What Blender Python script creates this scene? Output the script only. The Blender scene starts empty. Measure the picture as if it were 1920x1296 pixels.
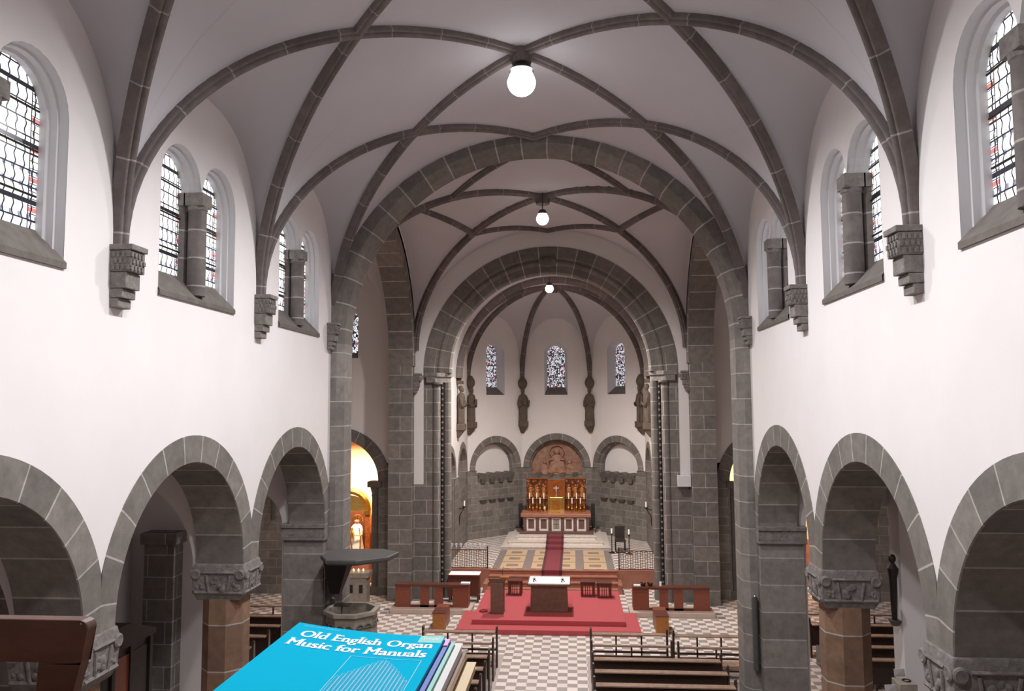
import bpy, bmesh, math, random
from math import pi, sin, cos, sqrt, radians
from mathutils import Vector, Matrix
random.seed(7)
D = bpy.data
SC = bpy.context.scene
COL = SC.collection

# ------------------------------------------------------------------ camera, world, exposure
F, YAW, PIT, ROL = 1440.5, 0.0795, 0.0782, -0.0066
CAM = Vector((0.835, 0.0, 6.6))
fwd = Vector((-sin(YAW)*cos(PIT), cos(YAW)*cos(PIT), sin(PIT)))
r0 = Vector((cos(YAW), sin(YAW), 0)); u0 = r0.cross(fwd)
rt = cos(ROL)*r0 + sin(ROL)*u0; up = -sin(ROL)*r0 + cos(ROL)*u0
cd = D.cameras.new('camera'); cam = D.objects.new('camera', cd); COL.objects.link(cam)
cam.matrix_world = Matrix(((rt.x, up.x, -fwd.x, CAM.x), (rt.y, up.y, -fwd.y, CAM.y), (rt.z, up.z, -fwd.z, CAM.z), (0, 0, 0, 1)))
cd.sensor_fit = 'HORIZONTAL'; cd.sensor_width = 36; cd.lens = F/1920*36; cd.clip_start = 0.05; cd.clip_end = 200
SC.camera = cam
SC.view_settings.view_transform = 'Standard'; SC.view_settings.look = 'None'
SC.view_settings.gamma = 1.0; SC.view_settings.exposure = 0.0; SC.view_settings.use_curve_mapping = False
w = D.worlds.new('world'); SC.world = w; w.use_nodes = True
w.node_tree.nodes['Background'].inputs[0].default_value = (.9, .88, .88, 1)
w.node_tree.nodes['Background'].inputs[1].default_value = 0.03
LAMP_W = 1420.0        # nave pendants
GLOW = 9.0
PANE = 1.6

# ------------------------------------------------------------------ materials
def srgb(r, g, b):
    f = lambda c: (c/255/12.92) if c/255 <= .04045 else ((c/255+.055)/1.055)**2.4
    return (f(r), f(g), f(b), 1)
class NT:
    def __init__(s, name):
        s.m = D.materials.new(name); s.m.use_nodes = True; s.t = s.m.node_tree; s.b = s.t.nodes['Principled BSDF']
    def n(s, typ, **k):
        nd = s.t.nodes.new(typ)
        for a, v in k.items():
            if a.startswith('i_'):
                nd.inputs[int(a[2:]) if a[2:].isdigit() else a[2:].replace('_', ' ')].default_value = v
            else: setattr(nd, a, v)
        return nd
    def l(s, a, b): s.t.links.new(a, b)
    def math(s, op, a, b=None):
        nd = s.n('ShaderNodeMath', operation=op)
        for i, v in enumerate((a, b)):
            if v is None: continue
            if isinstance(v, (int, float)): nd.inputs[i].default_value = v
            else: s.l(v, nd.inputs[i])
        return nd.outputs[0]
    def mix(s, fac, a, b, mode='MIX'):
        nd = s.n('ShaderNodeMix', data_type='RGBA', blend_type=mode)
        for i, v in ((0, fac), (6, a), (7, b)):
            if isinstance(v, (int, float)): nd.inputs[i].default_value = v
            elif isinstance(v, tuple): nd.inputs[i].default_value = v
            else: s.l(v, nd.inputs[i])
        return nd.outputs[2]
    def col(s, c): s.l(c, s.b.inputs['Base Color'])
    def noise(s, vec, scale, detail=4, rough=.6):
        nd = s.n('ShaderNodeTexNoise'); nd.inputs['Scale'].default_value = scale
        nd.inputs['Detail'].default_value = detail; nd.inputs['Roughness'].default_value = rough
        if vec is not None: s.l(vec, nd.inputs['Vector'])
        return nd.outputs[0]
    def ramp(s, v, p0, p1, c0=(0, 0, 0, 1), c1=(1, 1, 1, 1)):
        nd = s.n('ShaderNodeValToRGB'); e = nd.color_ramp.elements
        e[0].position = p0; e[1].position = p1; e[0].color = c0; e[1].color = c1
        s.l(v, nd.inputs[0]); return nd.outputs[0]
    def bump(s, h, st=.3, dist=.02):
        nd = s.n('ShaderNodeBump'); nd.inputs['Strength'].default_value = st; nd.inputs['Distance'].default_value = dist
        s.l(h, nd.inputs['Height']); s.l(nd.outputs[0], s.b.inputs['Normal'])
M = {}
def plain(name, rgb, rough=.6, metal=0, var=.12, scale=6, emit=None, es=0, bump=0):
    t = NT(name); tc = t.n('ShaderNodeTexCoord')
    nz = t.noise(tc.outputs['Object'], scale)
    c = srgb(*rgb); d = tuple(x*(1-var) for x in c[:3])+(1,); h = tuple(min(1, x*(1+var)) for x in c[:3])+(1,)
    t.col(t.ramp(nz, .3, .7, d, h)); t.b.inputs['Roughness'].default_value = rough; t.b.inputs['Metallic'].default_value = metal
    if emit: t.b.inputs['Emission Color'].default_value = emit; t.b.inputs['Emission Strength'].default_value = es
    if bump: t.bump(nz, bump)
    M[name] = t.m; return t.m
def stone(name, rgb, bw, rh, mort=.012, mrgb=(176, 170, 166), var=.18, off=.5):
    t = NT(name); uv = t.n('ShaderNodeUVMap'); tc = t.n('ShaderNodeTexCoord')
    br = t.n('ShaderNodeTexBrick'); t.l(uv.outputs[0], br.inputs['Vector'])
    c = srgb(*rgb)
    br.offset = off; br.squash = 1.0
    br.inputs['Color1'].default_value = tuple(x*(1-var) for x in c[:3])+(1,)
    br.inputs['Color2'].default_value = tuple(x*(1+var) for x in c[:3])+(1,)
    br.inputs['Mortar'].default_value = srgb(*mrgb); br.inputs['Scale'].default_value = 1
    br.inputs['Mortar Size'].default_value = mort; br.inputs['Mortar Smooth'].default_value = .1
    br.inputs['Brick Width'].default_value = bw; br.inputs['Row Height'].default_value = rh
    nz = t.noise(tc.outputs['Object'], 5, 6, .7); n2 = t.noise(tc.outputs['Object'], 60, 3)
    k = t.ramp(nz, .3, .72, (.72, .72, .72, 1), (1.2, 1.2, 1.2, 1))
    t.col(t.mix(1, br.outputs['Color'], k, 'MULTIPLY')); t.b.inputs['Roughness'].default_value = .85
    t.bump(n2, .25, .01)
    M[name] = t.m; return t.m
def carved():
    t = NT('carved_stone'); tc = t.n('ShaderNodeTexCoord'); nz = t.noise(tc.outputs['Object'], 9, 8, .75); vo = t.n('ShaderNodeTexVoronoi'); vo.inputs['Scale'].default_value = 11; t.l(tc.outputs['Object'], vo.inputs['Vector'])
    t.col(t.ramp(nz, .3, .7, srgb(104, 97, 92), srgb(150, 143, 138))); t.b.inputs['Roughness'].default_value = .9
    t.bump(t.math('ADD', nz, t.math('MULTIPLY', vo.outputs['Distance'], .5)), .9, .03); M['carved'] = t.m
SRGB = (124, 117, 111)
stone('stone', SRGB, .86, .48); stone('voussoir', SRGB, .52, 20); stone('ring_big', SRGB, .62, 20, .018)
stone('ribstone', (116, 106, 102), .92, 20, .012, (160, 152, 148)); carved()
stone('pierstone', (134, 127, 121), 30, .56); stone('soffit', (104, 96, 90), .9, .5)
stone('redstone', (134, 104, 84), 30, .75, .012); stone('smooth_stone', (112, 104, 98), 30, 30, 0)
stone('small_stone', SRGB, .62, .31, .009, (158, 150, 144)); stone('statue_stone', (102, 88, 76), 30, 30, 0)
def plaster(name, rgb):
    t = NT(name); tc = t.n('ShaderNodeTexCoord'); nz = t.noise(tc.outputs['Object'], .8, 5, .6); n2 = t.noise(tc.outputs['Object'], 45, 3)
    c = srgb(*rgb)
    t.col(t.ramp(nz, .3, .7, tuple(x*.94 for x in c[:3])+(1,), c)); t.b.inputs['Roughness'].default_value = .92
    t.bump(n2, .12, .006); M[name] = t.m
plaster('plaster', (232, 226, 224)); plaster('vault_plaster_shaded', (200, 196, 200)); plaster('reveal', (206, 203, 205))  # vault and reveals: same white plaster, shade put in as greyer colour
def checker():
    t = NT('checker_tiles'); tc = t.n('ShaderNodeTexCoord'); mp = t.n('ShaderNodeMapping')
    s = .242; mp.inputs['Scale'].default_value = (1/s, 1/s, 1); mp.inputs['Location'].default_value = (1.096/s, -22.518/s+.02, .5)
    t.l(tc.outputs['Object'], mp.inputs[0])
    ch = t.n('ShaderNodeTexChecker'); ch.inputs['Scale'].default_value = 1
    ch.inputs['Color1'].default_value = srgb(160, 150, 143); ch.inputs['Color2'].default_value = srgb(234, 218, 210)
    t.l(mp.outputs[0], ch.inputs['Vector'])
    fl = t.n('ShaderNodeVectorMath', operation='FLOOR'); t.l(mp.outputs[0], fl.inputs[0])
    wn = t.n('ShaderNodeTexWhiteNoise'); t.l(fl.outputs[0], wn.inputs['Vector'])
    k = t.ramp(wn.outputs['Value'], 0, 1, (.86, .86, .86, 1), (1.04, 1.04, 1.04, 1))
    t.col(t.mix(1, ch.outputs['Color'], k, 'MULTIPLY')); t.b.inputs['Roughness'].default_value = .45; M['checker'] = t.m
checker()
def inlay():
    t = NT('inlaid_floor'); uv = t.n('ShaderNodeUVMap'); sp = t.n('ShaderNodeSeparateXYZ'); t.l(uv.outputs[0], sp.inputs[0])
    X, Y = sp.outputs[0], sp.outputs[1]            # metres: X across from centre, Y from front
    ax = t.math('ABSOLUTE', X)
    gx1 = t.math('GREATER_THAN', t.math('SUBTRACT', .16, t.math('ABSOLUTE', t.math('SUBTRACT', ax, .98))), 0)   # grey strips
    gx2 = t.math('GREATER_THAN', ax, 1.98)
    my = t.math('FRACT', t.math('DIVIDE', Y, 1.25))
    ln = t.math('GREATER_THAN', t.math('ABSOLUTE', t.math('SUBTRACT', my, .5)), .465)
    dia_y = t.math('LESS_THAN', t.math('ABSOLUTE', t.math('SUBTRACT', my, .5)), .17)
    d1 = t.math('LESS_THAN', t.math('ABSOLUTE', t.math('SUBTRACT', ax, 1.55)), .22)
    d2 = t.math('LESS_THAN', t.math('ABSOLUTE', t.math('SUBTRACT', ax, .42)), .2)
    dm = t.math('MULTIPLY', t.math('MAXIMUM', d1, d2), dia_y)
    vo = t.n('ShaderNodeTexVoronoi'); vo.inputs['Scale'].default_value = 18; t.l(uv.outputs[0], vo.inputs['Vector'])
    dk = t.ramp(vo.outputs['Distance'], .1, .6, srgb(120, 96, 80), srgb(160, 140, 115))
    c = t.mix(dm, srgb(208, 178, 145), dk); c = t.mix(ln, c, srgb(120, 98, 84))
    c = t.mix(t.math('MAXIMUM', gx1, gx2), c, srgb(140, 128, 122))
    t.col(c); t.b.inputs['Roughness'].default_value = .4; M['inlay'] = t.m
inlay()
def wood(name, rgb, rough=.35, sc=(2, 2, 14)):
    t = NT(name); tc = t.n('ShaderNodeTexCoord'); mp = t.n('ShaderNodeMapping'); mp.inputs['Scale'].default_value = sc
    t.l(tc.outputs['Object'], mp.inputs[0]); nz = t.noise(mp.outputs[0], 3, 6, .7)
    c = srgb(*rgb); t.col(t.ramp(nz, .3, .7, tuple(x*.7 for x in c[:3])+(1,), tuple(min(1, x*1.25) for x in c[:3])+(1,)))
    t.b.inputs['Roughness'].default_value = rough; M[name] = t.m
wood('pew_wood', (66, 50, 44), .28); wood('pew_top_sheen', (158, 130, 112), .2); wood('red_wood', (138, 74, 54), .4)  # seat and ledge tops: reflected light put into a paler wood colour
wood('dark_red_wood', (98, 54, 42), .35); wood('orange_wood', (172, 108, 48), .35); wood('desk_wood', (106, 68, 54), .45, (3, 3, 9))
wood('black_wood', (48, 38, 34), .5)
plain('red_marble', (168, 112, 92), .35, var=.16, scale=4); plain('white_marble', (226, 214, 204), .35, var=.12, scale=7)
plain('red_carpet', (182, 80, 84), .95, var=.1, scale=30); plain('runner_red', (134, 60, 68), .9, var=.1, scale=20)
plain('runner_edge', (98, 46, 58), .9, var=.1, scale=20); plain('dark_rug', (132, 46, 46), .95)
plain('table_stone', (114, 82, 66), .6, var=.2, scale=8); plain('cloth', (245, 243, 240), .8, var=.02)
plain('gold', (226, 170, 82), .28, 1, .2, 14); plain('gold_bright', (250, 210, 120), .2, 1, .15, 14)
plain('bronze', (170, 96, 48), .38, .6, .35, 12); plain('bronze_light', (206, 138, 80), .35, .6, .25, 12); plain('step_stone', (196, 174, 160), .5, var=.08); plain('candle', (250, 244, 230), .5, var=.02, emit=(1, .95, .85, 1), es=.15)
plain('iron', (52, 44, 42), .5, .6); plain('brass_iron', (150, 112, 92), .4, .5); plain('flame', (255, 220, 150), .5, emit=(1, .75, .4, 1), es=12)
plain('pedestal_stone', (150, 140, 128), .6, var=.2, scale=8); plain('speaker_grey', (78, 76, 74), .6); plain('white_box', (222, 220, 222), .5, var=.03)
plain('warm_wall', (226, 190, 150), .9, var=.05); plain('altar_dark', (108, 78, 74), .5, var=.2, scale=9)
plain('black_leather', (52, 44, 40), .5); plain('dark_gap', (38, 30, 28), .8); plain('plain_floor', (178, 164, 158), .5, var=.06, scale=3)
plain('chrome', (200, 200, 205), .25, 1); plain('lamp_metal', (90, 84, 82), .4, .7)
plain('lamp_glass', (255, 255, 255), .3, emit=(.97, .96, 1, 1), es=GLOW); plain('fig_pink', (190, 150, 130), .6, var=.15)
def fresco():
    t = NT('apse_relief'); tc = t.n('ShaderNodeTexCoord'); nz = t.noise(tc.outputs['Object'], 4, 8, .7)
    t.col(t.ramp(nz, .3, .7, srgb(122, 84, 68), srgb(196, 148, 122))); t.bump(nz, .8, .05); M['relief'] = t.m
fresco()
def relief_wood():
    t = NT('relief_bronze'); tc = t.n('ShaderNodeTexCoord'); vo = t.n('ShaderNodeTexVoronoi'); vo.inputs['Scale'].default_value = 7
    t.l(tc.outputs['Object'], vo.inputs['Vector'])
    t.col(t.ramp(vo.outputs['Distance'], .1, .7, srgb(150, 90, 52), srgb(92, 48, 28))); t.b.inputs['Metallic'].default_value = .45
    t.b.inputs['Roughness'].default_value = .35; t.bump(vo.outputs['Distance'], .8, .05); M['relief_bronze'] = t.m
relief_wood()
def nave_glass():
    t = NT('leaded_window_glass'); uv = t.n('ShaderNodeUVMap'); sp = t.n('ShaderNodeSeparateXYZ'); t.l(uv.outputs[0], sp.inputs[0])
    u, v = sp.outputs[0], sp.outputs[1]
    def lines(x, per, wd, ph=0.0):
        fr = t.math('FRACT', t.math('DIVIDE', t.math('ADD', x, 50+ph), per))
        return t.math('LESS_THAN', t.math('ABSOLUTE', t.math('SUBTRACT', fr, .5)), wd/per/2)
    au = t.math('ABSOLUTE', u)
    wob = t.math('MULTIPLY', t.math('SINE', t.math('MULTIPLY', v, 42)), .012)
    L = t.math('MAXIMUM', lines(t.math('ADD', u, wob), .135, .019), lines(v, .18, .018))
    L = t.math('MAXIMUM', L, lines(v, .62, .05, .2))
    b0 = t.math('LESS_THAN', t.math('ABSOLUTE', t.math('SUBTRACT', au, .375)), .008)
    b1 = t.math('LESS_THAN', t.math('ABSOLUTE', t.math('SUBTRACT', au, .425)), .006)
    L = t.math('MAXIMUM', L, t.math('MAXIMUM', b0, b1))
    border = t.math('GREATER_THAN', au, .375)
    # coloured squares in the border
    sq = t.math('MULTIPLY', t.math('MULTIPLY', border, lines(v, .33, .05, .08)), t.math('GREATER_THAN', u, 0))
    L = t.math('MAXIMUM', L, t.math('MULTIPLY', border, lines(v, .0825, .010)))
    pt = t.math('MULTIPLY', lines(t.math('ADD', u, .06), .125, .05), lines(t.math('ADD', v, .08), .165, .05))
    vo = t.n('ShaderNodeTexVoronoi'); vo.inputs['Scale'].default_value = 6; t.l(uv.outputs[0], vo.inputs['Vector'])
    tint = t.mix(.12, (1, 1, 1, 1), vo.outputs['Color'])
    low = t.math('LESS_THAN', v, .75)
    c = t.mix(t.math('MULTIPLY', sq, .85), tint, srgb(190, 60, 40)); 
    c = t.mix(t.math('MULTIPLY', t.math('MULTIPLY', pt, low), .8), c, srgb(60, 70, 110))
    c = t.mix(L, c, (.005, .005, .008, 1))
    t.b.inputs['Base Color'].default_value = (.02, .02, .025, 1); t.l(c, t.b.inputs['Emission Color'])
    t.b.inputs['Emission Strength'].default_value = PANE; t.b.inputs['Roughness'].default_value = .2; M['nave_glass'] = t.m
nave_glass()
def apse_glass(name, sc, dark, strength):
    t = NT(name); uv = t.n('ShaderNodeUVMap'); vo = t.n('ShaderNodeTexVoronoi', feature='DISTANCE_TO_EDGE'); vo.inputs['Scale'].default_value = sc
    v2 = t.n('ShaderNodeTexVoronoi'); v2.inputs['Scale'].default_value = sc
    mp = t.n('ShaderNodeMapping'); mp.inputs['Scale'].default_value = (1.3, .8, 1); t.l(uv.outputs[0], mp.inputs[0])
    t.l(mp.outputs[0], vo.inputs['Vector']); t.l(mp.outputs[0], v2.inputs['Vector'])
    s2 = t.n('ShaderNodeSeparateXYZ'); t.l(v2.outputs['Color'], s2.inputs[0])
    c = t.ramp(s2.outputs[0], dark-.05, dark+.05, (.03, .03, .06, 1), (.9, .92, 1, 1))
    red = t.math('GREATER_THAN', s2.outputs[1], .84); c = t.mix(t.math('MULTIPLY', red, .7), c, srgb(190, 70, 60))
    ln = t.math('LESS_THAN', vo.outputs['Distance'], .08)
    t.b.inputs['Base Color'].default_value = (.02, .02, .02, 1)
    t.l(t.mix(ln, c, (.005, .005, .005, 1)), t.b.inputs['Emission Color']); t.b.inputs['Emission Strength'].default_value = strength; M[name] = t.m
apse_glass('apse_glass', 17, .36, 1.0); apse_glass('warm_glass', 12, .3, 1.2)

# ------------------------------------------------------------------ mesh builder
class MB:
    def __init__(s): s.v = []; s.f = []; s.uv = []; s.mi = []; s.m = 0
    def face(s, pts, uv=None):
        i = len(s.v); s.v += [tuple(p) for p in pts]; s.f.append(tuple(range(i, i+len(pts)))); s.uv.append(uv); s.mi.append(s.m)
    def box(s, x0, x1, y0, y1, z0, z1, tx=0, ty=0):
        # tx, ty: taper of the bottom (shrinks it)
        b = [(x0+tx, y0+ty, z0), (x1-tx, y0+ty, z0), (x1-tx, y1-ty, z0), (x0+tx, y1-ty, z0)]
        t = [(x0, y0, z1), (x1, y0, z1), (x1, y1, z1), (x0, y1, z1)]
        s.loft([b, t], True)
    def loft(s, rings, caps=True, uvs=None):
        base = len(s.v); n = len(rings[0])
        for r in rings: s.v += [tuple(p) for p in r]
        for k in range(len(rings)-1):
            for j in range(n):
                a = base+k*n+j; b = base+k*n+(j+1) % n
                s.f.append((a, b, b+n, a+n)); s.uv.append(None); s.mi.append(s.m)
        if caps:
            s.f.append(tuple(base+j for j in range(n))[::-1]); s.uv.append(None); s.mi.append(s.m)
            s.f.append(tuple(base+(len(rings)-1)*n+j for j in range(n))); s.uv.append(None); s.mi.append(s.m)
    def grid(s, rows, uvs=None, closed=False):
        base = len(s.v); n = len(rows[0])
        for r in rows: s.v += [tuple(p) for p in r]
        for k in range(len(rows)-1):
            for j in range(n-1 if not closed else n):
                j2 = (j+1) % n; a = base+k*n+j; b = base+k*n+j2
                s.f.append((a, b, b+n, a+n)); s.mi.append(s.m)
                s.uv.append([uvs[k][j], uvs[k][j2], uvs[k+1][j2], uvs[k+1][j]] if uvs else None)
    def prism(s, poly, z0, z1): s.loft([[(x, y, z0) for x, y in poly], [(x, y, z1) for x, y in poly]])
    def cyl(s, x, y, z0, z1, r0, r1=None, n=16):
        r1 = r0 if r1 is None else r1
        s.loft([[(x+r*cos(2*pi*i/n), y+r*sin(2*pi*i/n), z) for i in range(n)] for r, z in ((r0, z0), (r1, z1))])
    def lathe(s, prof, x=0, y=0, n=20, sx=1, sy=1, fn=None):
        rings = []
        for r, z in prof:
            rr = []
            for i in range(n):
                a = 2*pi*i/n; k = fn(a, z) if fn else 1
                rr.append((x+r*k*sx*cos(a), y+r*k*sy*sin(a), z))
            rings.append(rr)
        s.loft(rings)
    def tube(s, pts, r, n=8):
        pts = [Vector(p) for p in pts]; rings = []
        for i, p in enumerate(pts):
            t = (pts[min(i+1, len(pts)-1)]-pts[max(i-1, 0)]).normalized()
            a = t.cross(Vector((0, 0, 1)))
            if a.length < .1: a = t.cross(Vector((0, 1, 0)))
            a.normalize(); b = t.cross(a); q = r[i] if isinstance(r, (list, tuple)) else r
            rings.append([p+a*q*cos(2*pi*k/n)+b*q*sin(2*pi*k/n) for k in range(n)])
        s.loft(rings)
    def ball(s, c, r, n=12, sx=1, sy=1, sz=1):
        rings = []
        for i in range(1, n):
            a = pi*i/n; rings.append([(c[0]+r*sx*sin(a)*cos(2*pi*k/n), c[1]+r*sy*sin(a)*sin(2*pi*k/n), c[2]-r*sz*cos(a)) for k in range(n)])
        s.loft(rings)
    def torus(s, c, R, r, ax='Y', n=28, m=8, a0=0, a1=2*pi):
        rows = []
        for i in range(n+1):
            a = a0+(a1-a0)*i/n; row = []
            for j in range(m):
                b = 2*pi*j/m; q = R+r*cos(b); h = r*sin(b)
                row.append({'Y': (c[0]+q*cos(a), c[1]+h, c[2]+q*sin(a)), 'Z': (c[0]+q*cos(a), c[1]+q*sin(a), c[2]+h), 'X': (c[0]+h, c[1]+q*cos(a), c[2]+q*sin(a))}[ax])
            rows.append(row)
        s.grid(rows, closed=True)
    def build(s, name, mat, parent=None, smooth=False, bevel=0, merge=True):
        me = D.meshes.new(name); me.from_pydata(s.v, [], s.f)
        mats = mat if isinstance(mat, (list, tuple)) else [mat]
        for mm in mats: me.materials.append(M[mm])
        uvl = me.uv_layers.new(name='UVMap')
        for p in me.polygons:
            p.material_index = s.mi[p.index]; p.use_smooth = smooth
            u = s.uv[p.index]; n = p.normal
            for k, li in enumerate(p.loop_indices):
                if u: uvl.data[li].uv = u[k]
                else:
                    c = me.vertices[me.loops[li].vertex_index].co
                    if abs(n.z) > .75: uvl.data[li].uv = (c.x+7.3, c.y)
                    elif abs(n.x) > abs(n.y)*1.3: uvl.data[li].uv = (c.y+7.3, c.z)
                    elif abs(n.y) > abs(n.x)*1.3: uvl.data[li].uv = (c.x+7.3, c.z)
                    else:
                        q = sqrt(n.x*n.x+n.y*n.y) or 1
                        uvl.data[li].uv = ((-c.x*n.y+c.y*n.x)/q+7.3, c.z)
        if merge:
            bm = bmesh.new(); bm.from_mesh(me); bmesh.ops.remove_doubles(bm, verts=bm.verts, dist=1e-4)
            bmesh.ops.recalc_face_normals(bm, faces=bm.faces); bm.to_mesh(me); bm.free()
        if smooth == 'auto' or smooth:
            try: me.set_sharp_from_angle(angle=radians(38))
            except Exception: pass
        o = D.objects.new(name, me); COL.objects.link(o)
        if parent: o.parent = parent
        if bevel:
            b = o.modifiers.new('bevel', 'BEVEL'); b.width = bevel; b.segments = 2; b.limit_method = 'ANGLE'
        return o
def bx(name, mat, parent, *a, bevel=0, **k):
    m = MB(); m.box(*a, **k); return m.build(name, mat, parent, bevel=bevel)
def tag(o, label=None, cat=None, group=None, kind=None):
    if label: o['label'] = label
    if cat: o['category'] = cat
    if group: o['group'] = group
    if kind: o['kind'] = kind
    return o
def struct(o): o['kind'] = 'structure'; return o
def thing(name, label, cat, loc=(0, 0, 0), rz=0, group=None):
    o = D.objects.new(name, None); COL.objects.link(o); o.empty_display_size = .1
    o.location = loc; o.rotation_euler = (0, 0, rz); tag(o, label, cat, group); return o
def dup(root, loc=None, rz=None, label=None, group=None, mirror=False):
    def cp(o, par):
        c = o.copy(); COL.objects.link(c)
        if par: c.parent = par
        for ch in [x for x in D.objects if x.parent == o]: cp(ch, c)
        return c
    r = cp(root, None)
    if loc is not None: r.location = loc
    if rz is not None: r.rotation_euler = (0, 0, rz)
    if label: r['label'] = label
    if group: r['group'] = group
    return r

# ---- plane maps: (u, z, depth) -> point
def mapX(side, x0): return lambda u, z, d: (side*(x0+d), u, z)
def mapY(y0): return lambda u, z, d: (u, y0+d, z)
def mapF(o, t, n): return lambda u, z, d: (o[0]+t[0]*u+n[0]*d, o[1]+t[1]*u+n[1]*d, z)

def wallstrip(mb, ua, ub, lo, hi, ops, P, n=24, d=0):
    us = {ua, ub}
    for i in range(1, n): us.add(ua+(ub-ua)*i/n)
    for op in ops:
        a, b = op[0], op[1]
        for i in range(29): us.add(min(ub, max(ua, (a+b)/2-(b-a)/2*cos(pi*i/28))))
    us = sorted(us); f = lambda g, x: g(x) if callable(g) else g
    for a, b in zip(us, us[1:]):
        if b-a < 1e-5: continue
        m = (a+b)/2; e = (b-a)*1e-3; a2, b2 = a+e, b-e
        cuts = sorted([o for o in ops if o[0] < m < o[1]], key=lambda o: f(o[2], m))
        ca, cb = f(lo, a2), f(lo, b2)
        for o in cuts+[None]:
            ta, tb = (f(o[2], a2), f(o[2], b2)) if o else (f(hi, a2), f(hi, b2))
            if ta-ca > 1e-4 or tb-cb > 1e-4:
                mb.face([P(a, ca, d), P(b, cb, d), P(b, tb, d), P(a, ta, d)])
            if o: ca, cb = f(o[3], a2), f(o[3], b2)
def arc(c, r, zs): return lambda u: zs+sqrt(max(0, r*r-(u-c)**2))
def ring(mb, c, cz, prof, P, n=44, t0=0, t1=pi, clip=None, uoff=0):
    rows = []; uvs = []; R = sum(p[0] for p in prof)/len(prof)
    for i in range(n+1):
        t = t0+(t1-t0)*i/n; row = []; uv = []; L = 3
        for j, (r, d) in enumerate(prof):
            if clip and abs(r*cos(t)) > clip: r = clip/abs(cos(t))
            if j: L += math.hypot(prof[j][0]-prof[j-1][0], prof[j][1]-prof[j-1][1])
            row.append(P(c+r*cos(t), cz+r*sin(t), d)); uv.append((R*(t-pi/2)+uoff, L))
        rows.append(row); uvs.append(uv)
    mb.grid(rows, uvs)
def leg(mb, c, prof, z0, z1, P, sg):
    mb.grid([[P(c+sg*r, z, d) for r, d in prof] for z in (z0, z1)])
def outline(c, hw, zb, zs, n=20, top=True):
    return [(c-hw, zb)]+[(c-hw*cos(pi*i/n), zs+hw*sin(pi*i/n)) for i in range(n+1)]+[(c+hw, zb)]
def twin(c, off, r, zb, zs, ins=0, n=14):
    p = [(c-off-r+ins, zb+ins*.6)]
    for s in (-1, 1): p += [(c+s*off-(r-ins)*cos(pi*i/n), zs+(r-ins)*sin(pi*i/n)) for i in range(n+1)]
    return p+[(c+off+r-ins, zb+ins*.6)]
def reveal(mb, outs, P):     # outs: list of (outline, depth)
    for (o1, d1), (o2, d2) in zip(outs, outs[1:]):
        n = len(o1)
        for i in range(n):
            j = (i+1) % n
            mb.m = 1 if j == 0 else 0
            mb.face([P(*o1[i], d1), P(*o1[j], d1), P(*o2[j], d2), P(*o2[i], d2)])
    mb.m = 0
def pane(mb, out, P, d, c, z0):
    mb.face([P(u, z, d) for u, z in out], [(u-c, z-z0) for u, z in out])
def sweep(mb, pts, ns, prof, uo=0):
    pts = [Vector(p) for p in pts]; rows = []; uvs = []; L = uo
    for i, p in enumerate(pts):
        t = (pts[min(i+1, len(pts)-1)]-pts[max(i-1, 0)]).normalized(); N = Vector(ns[i]).normalized()
        S = t.cross(N).normalized(); N = S.cross(t).normalized()
        if i: L += (p-pts[i-1]).length
        rows.append([p+S*a-N*b for a, b in prof]); q = 3; uv = []
        for j in range(len(prof)):
            if j: q += math.hypot(prof[j][0]-prof[j-1][0], prof[j][1]-prof[j-1][1])
            uv.append((L, q))
        uvs.append(uv)
    mb.grid(rows, uvs)
def ribprof(w, h):
    p = [(-w/2, -.06), (-w/2, h*.5)]
    def roll(cx, cy, r, a0, a1, n=5): return [(cx+r*cos(a0+(a1-a0)*i/n), cy+r*sin(a0+(a1-a0)*i/n)) for i in range(n+1)]
    p += roll(-w*.36, h*.55, w*.13, pi, pi*.15); p += roll(0, h*.78, w*.2, pi*.95, pi*.05); p += roll(w*.36, h*.55, w*.13, pi*.85, 0)
    p += [(w/2, h*.5), (w/2, -.06)]
    return p

# ------------------------------------------------------------------ dimensions
W = 4.7; B = 4.213; YK = [17.17-B*k for k in range(5, -1, -1)]   # corbel rows, last = crossing
YW0 = YK[0]
ZS = 8.57; ZA = 4.22
zb = lambda x: ZS+ZA*sqrt(max(0, 1-(x/W)**2))
zform = lambda u: ZS+2.75*(max(0, 1-abs(u)**2.5))**(1/2.5)      # u in -1..1 over a bay
AR, ARO, AZ = 1.80, 2.20, 4.0
YC, YH = 22.2, 4.4
BX0 = -1

# ------------------------------------------------------------------ nave walls, arcade, vault
bays = [(YK[i]+YK[i+1])/2 for i in range(5)]
for side, nm in ((-1, 'left'), (1, 'right')):
    P = mapX(side, W); wm = MB(); ops = []
    for yc in bays:
        ops.append((yc-B/2+1e-4, yc+B/2-1e-4, -1, arc(yc, ARO, AZ)))
        ops.append((yc+.09-1.15, yc+.09+1.15, 8.2, lambda u, yc=yc+.09: 9.78+sqrt(max(0, .57**2-(abs(u-yc)-.575)**2))))
    wallstrip(wm, YW0, YK[-1], 0, lambda u: zform((u-.11-bays[max(0, min(4, int((u-.11-YW0)/B)))])/(B/2))+.02, ops+[(yc+.11-B/2+1e-4, yc+.11+B/2-1e-4, 99, 99) for yc in bays], P, 200)
    struct(wm.build('wall_'+nm, 'plaster'))
    wb = MB(); wallstrip(wb, YW0, YK[-1], 0, 7, [(yc-B/2+1e-4, yc+B/2-1e-4, -1, arc(yc, ARO-.1, AZ)) for yc in bays], P, 60, d=.8)
    struct(wb.build('wall_'+nm, 'plaster'))
TR = [0]
def trim(mb, mat, **k):
    TR[0] += 1; return struct(mb.build('trim_%d' % TR[0], mat, **k))
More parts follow.
